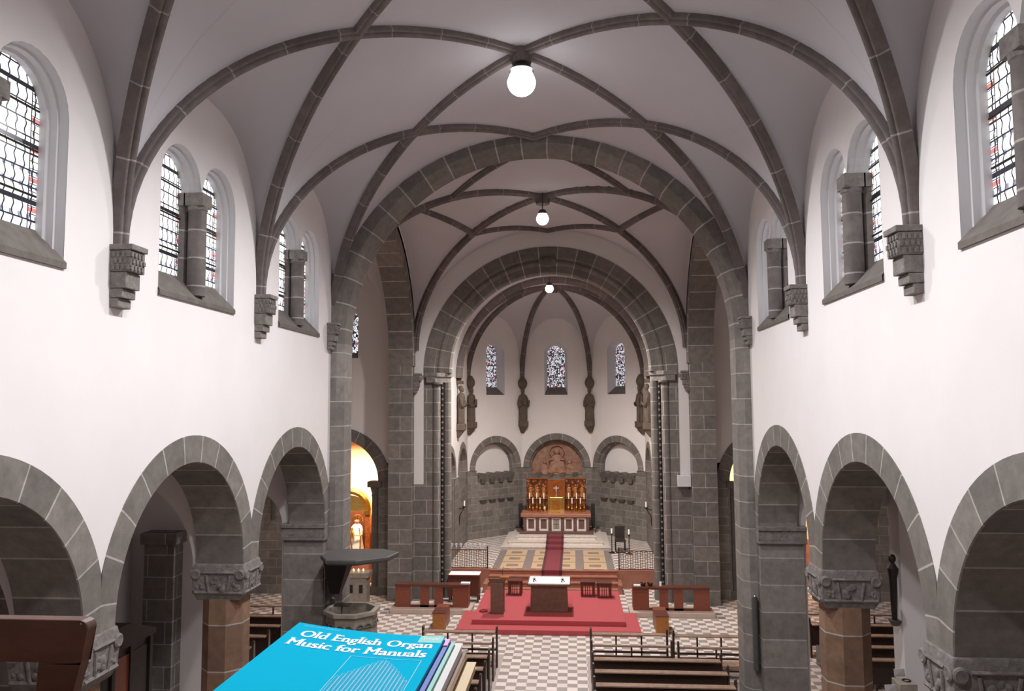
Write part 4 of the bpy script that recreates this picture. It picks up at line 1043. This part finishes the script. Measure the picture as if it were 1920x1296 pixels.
# ------------------------------------------------------------------ pews
def pew(x0, x1, y, label, group, openb=False, z0=.013):
    t = thing('pew', label, 'pew', ((x0+x1)/2, y, z0), 0, group); w = (x1-x0)/2
    for s in (-1, 1):
        m = MB(); pr = [(-.06, 0), (-.06, .55), (-.03, .84), (.0, .98), (.05, 1.0), (.08, .9), (.1, .55), (.34, .5), (.40, .44), (.40, 0)]
        xa, xb = (-w, -w+.05) if s < 0 else (w-.05, w)
        m.loft([[(xa, a, b) for a, b in pr], [(xb, a, b) for a, b in pr]]); m.build('bench_end', 'pew_wood', t, bevel=.008)
    bx('seat', 'pew_top_sheen', t, -w+.051, w-.051, .03, .38, .41, .45, bevel=.006)
    if openb:
        bx('top_rail', 'pew_top_sheen', t, -w+.051, w-.051, -.04, .03, .84, .885, bevel=.006); bx('middle_rail', 'pew_wood', t, -w+.051, w-.051, -.01, .02, .60, .64)
        n = max(2, int(2*w/.8))
        for k in range(1, n): x = -w+2*w*k/n; bx('post', 'pew_wood', t, x-.02, x+.02, -.01, .02, .451, .839)
    else:
        bx('backrest', 'pew_wood', t, -w+.051, w-.051, -.012, .02, .30, .839)
        bx('book_ledge', 'pew_top_sheen', t, -w+.051, w-.051, -.17, .03, .84, .87, bevel=.006)
        bx('kneeler', 'pew_wood', t, -w+.051, w-.051, -.34, -.2, .16, .2)
def rail_front(x0, x1, y, label, z0=.013):
    t = thing('kneeling_rail', label, 'kneeler', ((x0+x1)/2, y, z0), 0); w = (x1-x0)/2
    bx('top_board', 'pew_top_sheen', t, -w+.05, w-.05, -.14, .06, .86, .89, bevel=.006); bx('lower_rail', 'pew_wood', t, -w+.05, w-.05, .0, .04, .40, .45); bx('foot_rail', 'pew_wood', t, -w+.05, w-.05, .0, .04, .1, .15)
    n = 3
    for k in range(n+1):
        x = -w+.025+(2*w-.05)*k/n
        if 0 < k < n: bx('post', 'pew_wood', t, x-.02, x+.02, .0, .04, .0, .859)
        else: bx('end_post', 'pew_wood', t, x-.025, x+.025, -.06, .08, 0, 1.0, bevel=.01)
    bx('kneeler', 'pew_wood', t, -w+.05, w-.05, -.42, -.26, .14, .18)
for s, sn in ((-1, 'left'), (1, 'right')):
    a, b = sorted((s*1.16, s*3.1)); rail_front(a, b, 19.9, 'open front kneeling rail beside the middle aisle on the %s' % sn)
    pew(a, b, 18.95, 'foremost open-backed pew beside the middle aisle on the %s' % sn, 'nave pews', True)
    a, b = sorted((s*3.2, s*5.0))
    if s > 0:
        rail_front(a, b, 19.85, 'open front kneeling rail next to the right crossing pier'); pew(a, b, 18.9, 'short open-backed pew next to the right crossing pier', 'nave pews', True)
    else:
        pass
    for k in range(14):
        y = 18.07-.81*k
        if y < 8: break
        a, b = sorted((s*1.16, s*(4.08 if s > 0 or k > 3 else 3.1)))
        od = ['foremost', 'second', 'third', 'fourth', 'fifth', 'sixth', 'seventh', 'eighth', 'ninth', 'tenth', 'eleventh', 'twelfth', 'thirteenth', 'fourteenth'][k]
        pew(a, b, y, '%s solid-backed dark pew from the altar on the %s side of the middle aisle' % (od, sn), 'nave pews')
    # pews in the transept / aisle
    for k in range(7):
        y = 22.1-.92*k
        if y < 17.6: break
        a, b = sorted((s*6.9, s*9.9)); od = ['farthest', 'second farthest', 'third farthest', 'fourth farthest', 'nearest'][k]
        pew(a, b, y, '%s dark pew of the %s transept, glimpsed through the arcade' % (od, sn), 'transept pews', k == 0, .001)
for s, sn in ((1, 'right'),):
    for k in range(4):
        y = 16.3-.86*k; a, b = sorted((s*6.75, s*9.1)); od = ['farthest', 'second', 'third', 'nearest'][k]
        pew(a, b, y, '%s dark pew in the %s aisle behind the octagonal column' % (od, sn), 'aisle pews', False, .001)

# ------------------------------------------------------------------ pulpit
PX, PY = -3.97, 17.4
PX = -3.93; PY = 16.42
t = thing('pulpit', 'octagonal grey stone pulpit with carved arches against the left crossing pier', 'pulpit', (PX, PY, 0), 0)
def ngon(r, n=8, ph=pi/8): return [(r*cos(ph+2*pi*i/n), r*sin(ph+2*pi*i/n)) for i in range(n)]
def octs(rs): return [[(x, y, z) for x, y in ngon(r)] for r, z in rs]
m = MB(); m.loft(octs([(.62, 0), (.62, .12), (.3, .2), (.26, .8), (.5, 1.42)])); m.build('stem', 'pedestal_stone', t)
m = MB(); m.loft(octs([(.5, 1.421), (.54, 1.5), (.54, 2.22), (.6, 2.25), (.6, 2.32), (.49, 2.32), (.49, 1.6)])); m.build('parapet', 'pedestal_stone', t)
m = MB()
for i in range(8):
    a = pi/4*i; c = Vector((cos(a), sin(a), 0)); tt = Vector((-sin(a), cos(a), 0))
    for off in (-.09, .09):
        q = []
        for k in range(9): th = pi*k/8; q.append(c*.515+tt*(off+.07*cos(th))+Vector((0, 0, 2.02+.07*sin(th))))
        m.tube(q, .018, 6)
    m.tube([c*.52+tt*(-.2)+Vector((0, 0, 2.02)), c*.52+tt*.2+Vector((0, 0, 2.02))], .012, 6)
m.build('carved_arches', 'smooth_stone', t)
m = MB(); m.box(-.3, .02, -.34, -.1, 2.44, 2.46); m.tube([(-.14, -.3, 2.25), (-.14, -.24, 2.44)], .015, 6); m.build('book_rest', 'black_wood', t)
t = thing('sounding_board', 'flat dark angular canopy jutting from the left pier above the pulpit', 'canopy', (-3.82, 16.42, 3.34))
pl = [(-.78, -.1), (-.5, -.62), (.15, -.66), (.72, -.22), (.82, .35), (.4, .68), (-.72, .62)]
m = MB(); m.loft([[(x*.96, y*.96, .0) for x, y in pl], [(x, y, .04) for x, y in pl], [(x, y, .09) for x, y in pl], [(x*.97, y*.97, .11) for x, y in pl]]); m.build('board', 'speaker_grey', t)
m = MB(); m.loft([[(-.75, .5, -.85), (-.55, .5, -.85), (-.55, .72, -.85), (-.75, .72, -.85)], [(-.76, .0, -.01), (-.2, .0, -.01), (-.2, .68, -.01), (-.76, .68, -.01)]]); m.build('bracket', 'dark_gap', t)
# loudspeakers
def spk(x, y, z0, z1, label):
    t = thing('column_loudspeaker', label, 'loudspeaker', (x, y, z0)); h = z1-z0
    m = MB(); m.prism([(.05*cos(a)*1.2, .05*sin(a)*1.2) for a in [2*pi*i/12 for i in range(12)]], 0, h); m.build('body', 'speaker_grey', t, smooth=True)
    m = MB(); m.ball((0, -.02, h+.02), .03, 8); m.box(-.02, .02, -.0, .1, .05, .1); m.build('bracket', 'chrome', t)
spk(4.62, 17.08, 1.0, 2.5, 'long grey column loudspeaker on the right crossing pier'); spk(-4.55, 17.06, 1.0, 2.35, 'grey column loudspeaker at the left crossing pier behind the pulpit')
spk(-9.9, 26.98, 2.6, 4.2, 'thin dark column loudspeaker on the far wall of the left transept')
t = thing('wall_loudspeaker', 'white box loudspeaker at the foot of the plaster strip right of the chancel arch', 'loudspeaker', (4.5, 26.5, 3.85)); bx('box', 'white_box', t, -.22, .22, -.1, .1, 0, .37, bevel=.01); bx('bracket', 'iron', t, .16, .2, .1, .13, -.1, .1)
# white stone side altar and golden shrine (left chapel)
t = thing('side_altar', 'small pale stone altar block with niches before the left chapel', 'altar', (-6.55, 26.1, 0))
bx('body', 'pedestal_stone', t, -.36, .36, -.2, .25, 0, .86, bevel=.01); bx('cornice', 'pedestal_stone', t, -.44, .44, -.28, .32, .861, 1.02, bevel=.02)
for sx in (-1, 1): bx('niche_panel', 'dark_gap', t, sx*.17-.06, sx*.17+.06, -.215, -.201, .35, .62)
for k in range(4): 
    c = thing('votive_light', 'small votive light on the side altar, number %s from the left' % ['one', 'two', 'three', 'four'][k], 'candle', (-6.82+.17*k, 25.95, 1.022), 0, 'votive lights'); m = MB(); m.cyl(0, 0, 0, .07, .03, .035, 10); m.build('glass', 'candle', c); m = MB(); m.ball((0, 0, .095), .02, 8, 1, 1, 1.4); m.build('flame', 'flame', c)
t = thing('golden_shrine', 'gilded arched shrine glowing in the left transept chapel', 'shrine', (-7.75, 29.3, 0))
bx('altar_block', 'red_marble', t, -.85, .85, -.5, .3, 0, 1.15)
for sx in (-1, 1):
    bx('column', 'bronze', t, min(sx*.62, sx*.8), max(sx*.62, sx*.8), -.2, 0, 1.151, 2.5); bx('capital', 'gold', t, min(sx*.58, sx*.84), max(sx*.58, sx*.84), -.24, .02, 2.501, 2.65)
m = MB(); ring(m, 0, 2.65, [(.84, 0), (.84, -.2), (.74, -.24), (.62, -.2), (.62, 0)], lambda u, z, d: (u, d, z), 24); m.build('arch', 'gold', t)
bx('back_panel', 'dark_red_wood', t, -.6, .6, .02, .06, 1.151, 2.6); m = MB(); m.face([(.6*cos(pi*i/20), .04, 2.6+.6*sin(pi*i/20)) for i in range(21)]); m.build('lunette', 'gold_bright', t)
t = thing('shrine_statue', 'pale gilded madonna figure inside the golden shrine', 'statue', (-7.4, 28.95, 1.155))
m = MB(); m.lathe([(.24, 0), (.26, .1), (.2, .5), (.22, .8), (.18, .95), (.06, 1.05)], 0, 0, 20, 1, .7, lambda a, z: 1+.06*sin(8*a)); m.build('robe', 'cloth', t, smooth=True); m = MB(); m.torus((0, 0, .62), .215, .02, 'Z', 20, 6); m.torus((0, 0, .06), .26, .025, 'Z', 20, 6); m.tube([(.12, -.12, .9), (.18, -.14, .5), (.16, -.17, .05)], .025, 6); m.tube([(-.12, -.12, .9), (-.2, -.14, .5), (-.12, -.18, .05)], .025, 6); m.lathe([(.09, 1.2), (.1, 1.24), (.13, 1.33)], 0, 0, 12); m.build('gilding', 'gold_bright', t, smooth=True)
m = MB(); m.ball((0, 0, 1.13), .1, 10, 1, 1, 1.2); m.build('head', 'fig_pink', t, smooth=True); m = MB(); m.torus((0, .06, 1.16), .2, .02, 'Y', 20, 6); m.build('halo', 'gold_bright', t)
m = MB(); m.lathe([(.08, .55), (.1, .7), (.04, .82)], -.14, -.16, 10); m.ball((-.14, -.17, .88), .06, 8); m.build('child', 'gold_bright', t, smooth=True)
t = thing('carved_shrine', 'brown carved arched shrine in the right transept chapel', 'shrine', (7.3, 29.2, 0))
bx('altar_block', 'red_marble', t, -.7, .7, -.5, .3, 0, 1.15)
m = MB(); ring(m, 0, 2.4, [(.8, .0), (.8, -.2), (.6, -.2), (.6, 0)], lambda u, z, d: (u, d, z), 24); m.build('arch', 'bronze', t)
for sx in (-1, 1): bx('column', 'bronze', t, min(sx*.6, sx*.8), max(sx*.6, sx*.8), -.2, 0, 1.151, 2.4)
bx('back_panel', 'orange_wood', t, -.6, .6, .01, .05, 1.151, 2.4)

# confessional, leaflet stand, aisle statue
t = thing('confessional', 'dark wooden confessional with a gabled top in the left aisle', 'confessional', (-8.55, 14.6, 0))
m = MB(); m.box(-.6, .6, -1.1, 1.1, 0, 1.95); m.build('body', 'black_wood', t)
m = MB(); m.loft([[(-.66, -1.16, 1.951), (.66, -1.16, 1.951), (.66, 1.16, 1.951), (-.66, 1.16, 1.951)], [(-.66, -1.16, 2.05), (.66, -1.16, 2.05), (.66, 1.16, 2.05), (-.66, 1.16, 2.05)], [(-.66, -.2, 2.4), (.66, -.2, 2.4), (.66, .2, 2.4), (-.66, .2, 2.4)]]); m.build('gable', 'black_wood', t)
for yy in (-1.0, -.3, .3, 1.0): bx('pilaster', 'black_wood', t, .601, .66, yy-.05, yy+.05, 0, 1.95)
for yy in (-.65, 0, .65): bx('curtain' if yy else 'door', 'black_wood' if yy else 'red_wood', t, .601, .62, yy-.25, yy+.25, .05, 1.8)
t = thing('leaflet_stand', 'grey stand with a round opening beside the white pier in the right aisle', 'stand', (5.72, 12.3, 0))
bx('body', 'pedestal_stone', t, -.13, .13, -.15, .15, 0, 2.45, bevel=.01); m = MB(); m.torus((.03, -.0, 2.455), .055, .012, 'Z', 16, 6); m.build('opening_rim', 'iron', t)
for k, (x, y, z, a) in enumerate(((5.73, 12.48, 2.46, .3), (5.5, 12.25, 2.3, -.5))):
    c = thing('leaflet', ['white leaflet standing on top of the grey stand', 'white leaflet sticking out left of the grey stand'][k], 'leaflet', (x, y, z-.01)); m = MB(); m.loft([[(-.08, 0, 0), (.08, 0, 0), (.08, .006, 0), (-.08, .006, 0)], [(-.1, -.03, .12), (.05, -.05, .14), (.05, -.044, .14), (-.1, -.024, .12)]]); m.build('sheet', 'white_box', c)
c = thing('wall_statue', 'small dark statue on a bracket on the white pier of the right aisle', 'statue', (5.9, 13.02, 3.5))
m = MB(); m.lathe([(.04, -.35), (.055, 0), (.06, .3), (.085, .46), (.03, .55)], 0, 0, 14); m.build('robe', 'black_wood', c, smooth=True); m = MB(); m.ball((0, 0, .61), .06, 8, 1, 1, 1.2); m.build('head', 'black_wood', c, smooth=True); m = MB(); m.box(-.08, .08, -.08, .08, -.44, -.351, tx=.04, ty=.04); m.build('bracket', 'smooth_stone', c)

# ------------------------------------------------------------------ organ loft
m = MB(); m.box(-4.7, 4.7, YW0, 1.45, 4.85, 5.0); struct(m.build('floor', 'plain_floor'))
m = MB(); m.box(-4.65, 4.65, 1.25, 1.4, 5.0, 5.85); struct(m.build('wall_loft', 'desk_wood'))
t = thing('organ_console', 'wooden organ console top carrying the music books', 'organ', (.35, .8, 5.0))
bx('desk_top', 'desk_wood', t, -1.0, .9, -.3, .25, 1.15, 1.19, bevel=.004); bx('case', 'desk_wood', t, -.95, .85, -.1, .2, 0, 1.149)
ZD = 6.1905
plain('cyan_cover', (0, 186, 224), .9, var=.02); M['cyan_cover'].node_tree.nodes['Principled BSDF'].inputs['Specular IOR Level'].default_value = .05; plain('cyan_line', (100, 210, 235), .6, var=.02); plain('blue_line', (10, 120, 175), .6, var=.02); plain('teal_patch', (110, 205, 195), .4, var=.02); plain('ink_white', (246, 250, 252), .5, var=.01)
plain('pink_paper', (240, 150, 205), .5, var=.03); plain('blue_cover', (44, 76, 176), .4, var=.03); plain('green_cover', (128, 196, 178), .4, var=.04); plain('paper', (232, 228, 226), .8, var=.03)
plain('brown_cover', (122, 92, 74), .6, var=.12); plain('cream_paper', (226, 205, 170), .8, var=.05)
def book(nm_, label, x0, x1, y0, y1, z0, z1, cov, pages='paper', rz=0, bow=0):
    t = thing(nm_, label, 'book', (x0, y0, z0), rz); w = x1-x0; h = y1-y0; d = z1-z0; tc = min(.0012, d*.25)
    def slab(a, b, i=0.0, e=0.0):
        m = MB(); rows = []
        n = 12
        top = [[(i+(w-2*i)*k/n, yy, b+bow*(1-k/n)**2) for k in range(n+1)] for yy in (e, h-e)]; bot = [[(i+(w-2*i)*k/n, yy, a+bow*(1-k/n)**2) for k in range(n+1)] for yy in (e, h-e)]
        m.grid(top); m.grid(bot); m.grid([top[0], bot[0]]); m.grid([top[1], bot[1]]); m.grid([[top[0][0], top[1][0]], [bot[0][0], bot[1][0]]]); m.grid([[top[0][-1], top[1][-1]], [bot[0][-1], bot[1][-1]]])
        return m
    slab(tc, d-tc, .0015, .0015).build('pages', pages, t); slab(0, tc).build('back_cover', cov, t); f = slab(d-tc, d).build('front_cover', cov, t)
    return t, f
zz = ZD
book('music_book', 'cream-paged music book lowest in the stack, sticking out furthest to the right', .46, .678, .86, 1.228, zz, zz+.010, 'cream_paper', 'cream_paper'); zz += .0102
book('music_book', 'thick brown-covered music book near the bottom of the stack', .386, .662, .90, 1.247, zz, zz+.014, 'brown_cover', 'cream_paper'); zz += .0142
book('music_book', 'thick white music book beneath the green one in the stack', .42, .656, .90, 1.235, zz, zz+.012, 'paper', 'paper'); zz += .0122
book('music_book', 'thin green-edged music book in the stack', .415, .6455, .90, 1.222, zz, zz+.005, 'green_cover', 'paper', 0); zz += .0052
book('music_book', 'thin dark blue music book directly under the cyan book', .41, .6395, .89, 1.220, zz, zz+.004, 'blue_cover', 'paper'); zz += .0042
c = thing('index_sheet', 'pink sheet peeking out at the top right corner under the cyan book', 'paper', (.60, 1.186, zz)); bx('sheet', 'pink_paper', c, 0, .0388, 0, .033, 0, .0012); zz += .0014
BW = .232; BH = .31
ct, cf = book('music_book', 'bright cyan music book titled Old English Organ Music for Manuals on top of the stack', .400, .400+BW, .90, .90+BH, zz, zz+.006, 'cyan_cover', 'paper', 0, .018)
bowz = lambda x: .0062+.018*(1-x/BW)**2
def glyphs(txt, off=0):
    cu = D.curves.new('lettering', 'FONT'); cu.body = txt; cu.size = 1; cu.offset = off
    o = D.objects.new('lettering', cu); COL.objects.link(o); bpy.context.view_layer.update()
    me = D.meshes.new_from_object(o.evaluated_get(bpy.context.evaluated_depsgraph_get())); D.objects.remove(o); return me
STEMS = {'l': [(.5, 1, 1)], 'i': [(.5, 1, 0)], 'd': [(.85, 1, 1)], 'n': [(.12, 1, 0), (.86, 1, 0)], 'h': [(.12, 1, 1), (.86, 1, 0)], 'r': [(.2, 1, 0)], 'E': [(.12, 1, 1)], 'M': [(.08, 1, 1), (.92, 1, 1)], 'f': [(.45, 1, 0)], 'a': [(.92, 1, 0)], 'u': [(.88, 1, 0)]}
def text_line(txt, x0, wid, ybase, cap, nm_, mat, bold=True, serif=True):
    me = glyphs(txt); bm = bmesh.new()
    for kz, dx in enumerate((-.03, -.01, .012, .03) if bold else (0,)):
        b0 = len(bm.verts); bm.from_mesh(me); bm.verts.ensure_lookup_table()
        for v in bm.verts[b0:]: v.co.x += dx; v.co.z = kz*.00004
    if serif:
        for k, chh in enumerate(txt):
            if chh not in STEMS: continue
            rx = max(v.co.x for v in glyphs(txt[:k+1]).vertices); gm = [v.co.x for v in glyphs(chh).vertices]; gw = max(gm)-min(gm)
            for fx, foot, topp in STEMS[chh]:
                cxx = rx-gw+gw*fx
                for yy in ([0.0] if foot else [])+([.68] if topp else []):
                    q = [bm.verts.new((cxx+a, yy+b, .0002)) for a, b in ((-.13, 0), (.13, 0), (.13, .05), (-.13, .05))]; bm.faces.new(q)
    bmesh.ops.triangulate(bm, faces=bm.faces)
    xs = [v.co.x for v in bm.verts]; a, b = min(xs), max(xs)
    for v in bm.verts: v.co.x = x0+(v.co.x-a)/(b-a)*wid; v.co.y = ybase+v.co.y/.72*cap; v.co.z += bowz(v.co.x)+.0002
    m2 = D.meshes.new(nm_); bm.to_mesh(m2); bm.free(); m2.materials.append(M[mat]); o = D.objects.new(nm_, m2); COL.objects.link(o); o.parent = cf; return o
text_line('Old English Organ', .020, .202, BH-.060, .029, 'title_lettering', 'ink_white')
text_line('Music for Manuals', .014, .206, BH-.101, .029, 'title_lettering', 'ink_white')
text_line('MUSIC FOR ORGAN', .012, .056, BH-.014, .006, 'small_lettering', 'cyan_line', False, False)
def flat(nm_, mat, polys, dz=.0001):
    m = MB()
    for p in polys: m.face([(x, y, bowz(x)+dz) for x, y in p])
    return m.build(nm_, mat, cf)
def rect(x0, x1, y0, y1):
    n = 6; return [[(x0+(x1-x0)*k/n, y0), (x0+(x1-x0)*(k+1)/n, y0), (x0+(x1-x0)*(k+1)/n, y1), (x0+(x1-x0)*k/n, y1)] for k in range(n)]
flat('corner_patch', 'teal_patch', rect(.195, BW-.001, BH-.034, BH-.001))
text_line('Trevor', .2, .026, BH-.021, .012, 'small_lettering', 'ink_white', False, False).location.z = .0002
FX0, FX1, FY1 = .116, .218, BH-.114
lw = .0013
flat('printed_frame', 'cyan_line', rect(FX0, FX1, FY1-lw, FY1)+rect(FX0, FX0+lw, .03, FY1)+rect(FX1-lw, FX1, .03, FY1)+rect(FX0, FX1, .03, .03+lw), .0002)
pp = []; sh = []
n = 17
for k in range(n):
    xc = FX0+.006+(FX1-FX0-.012)*k/(n-1); top = FY1-.004-.075*abs((k-(n-1)/2)/((n-1)/2))**1.15; b = .06; r = .0027
    pp += [[(xc-r, b), (xc-r+.0009, b), (xc-r+.0009, top-r), (xc-r, top-r)], [(xc+r-.0009, b), (xc+r, b), (xc+r, top-r), (xc+r-.0009, top-r)]]
    for q in range(6):
        a0, a1 = pi*q/6, pi*(q+1)/6; pp.append([(xc+r*cos(a0), top-r+r*sin(a0)), (xc+r*cos(a1), top-r+r*sin(a1)), (xc+(r-.0009)*cos(a1), top-r+(r-.0009)*sin(a1)), (xc+(r-.0009)*cos(a0), top-r+(r-.0009)*sin(a0))])
    sh.append([(xc+.0004, b), (xc+.0013, b), (xc+.0013, top-r), (xc+.0004, top-r)])
flat('printed_organ_pipes', 'cyan_line', pp, .0002); flat('pipe_shading', 'blue_line', sh, .00015)
# wooden music desk, left
t = thing('music_desk', 'brown wooden music desk frame with rounded corner at the lower left', 'music desk', (0, 1.0, ZD))
m = MB()
def rr(y):
    top = .131; x1 = .193; r = .012
    o = [(-.5, 0), (-.5, top)]+[(x1-r+r*sin(pi/2*k/6), top-r+r*cos(pi/2*k/6)) for k in range(7)]+[(.165, 0)]
    return o
outer = rr(0)
# frame = top bar + right stile, left stile
def slabxz(poly, y0, y1): m.loft([[(x, y0, z) for x, z in poly], [(x, y1, z) for x, z in poly]])
slabxz([(-.5, .076), (-.5, .131)]+outer[2:-1]+[(.1835, .076)], -.011, .011); slabxz([(.122, 0), (.126, .076), (.1835, .076), (.165, 0)], -.011, .011); slabxz([(-.5, 0), (-.5, .076), (-.44, .076), (-.44, 0)], -.011, .011)
m.build('frame', 'desk_wood', t, bevel=.002)
m = MB(); m.ball((.184, -.008, .126), .0035, 8); m.build('metal_corner', 'chrome', t, smooth=True)
c = thing('paper_sheet', 'pale sheet of paper on the console left of the books', 'paper', (.34, .95, ZD)); bx('sheet', 'paper', c, -.03, .04, -.1, .14, 0, .001)
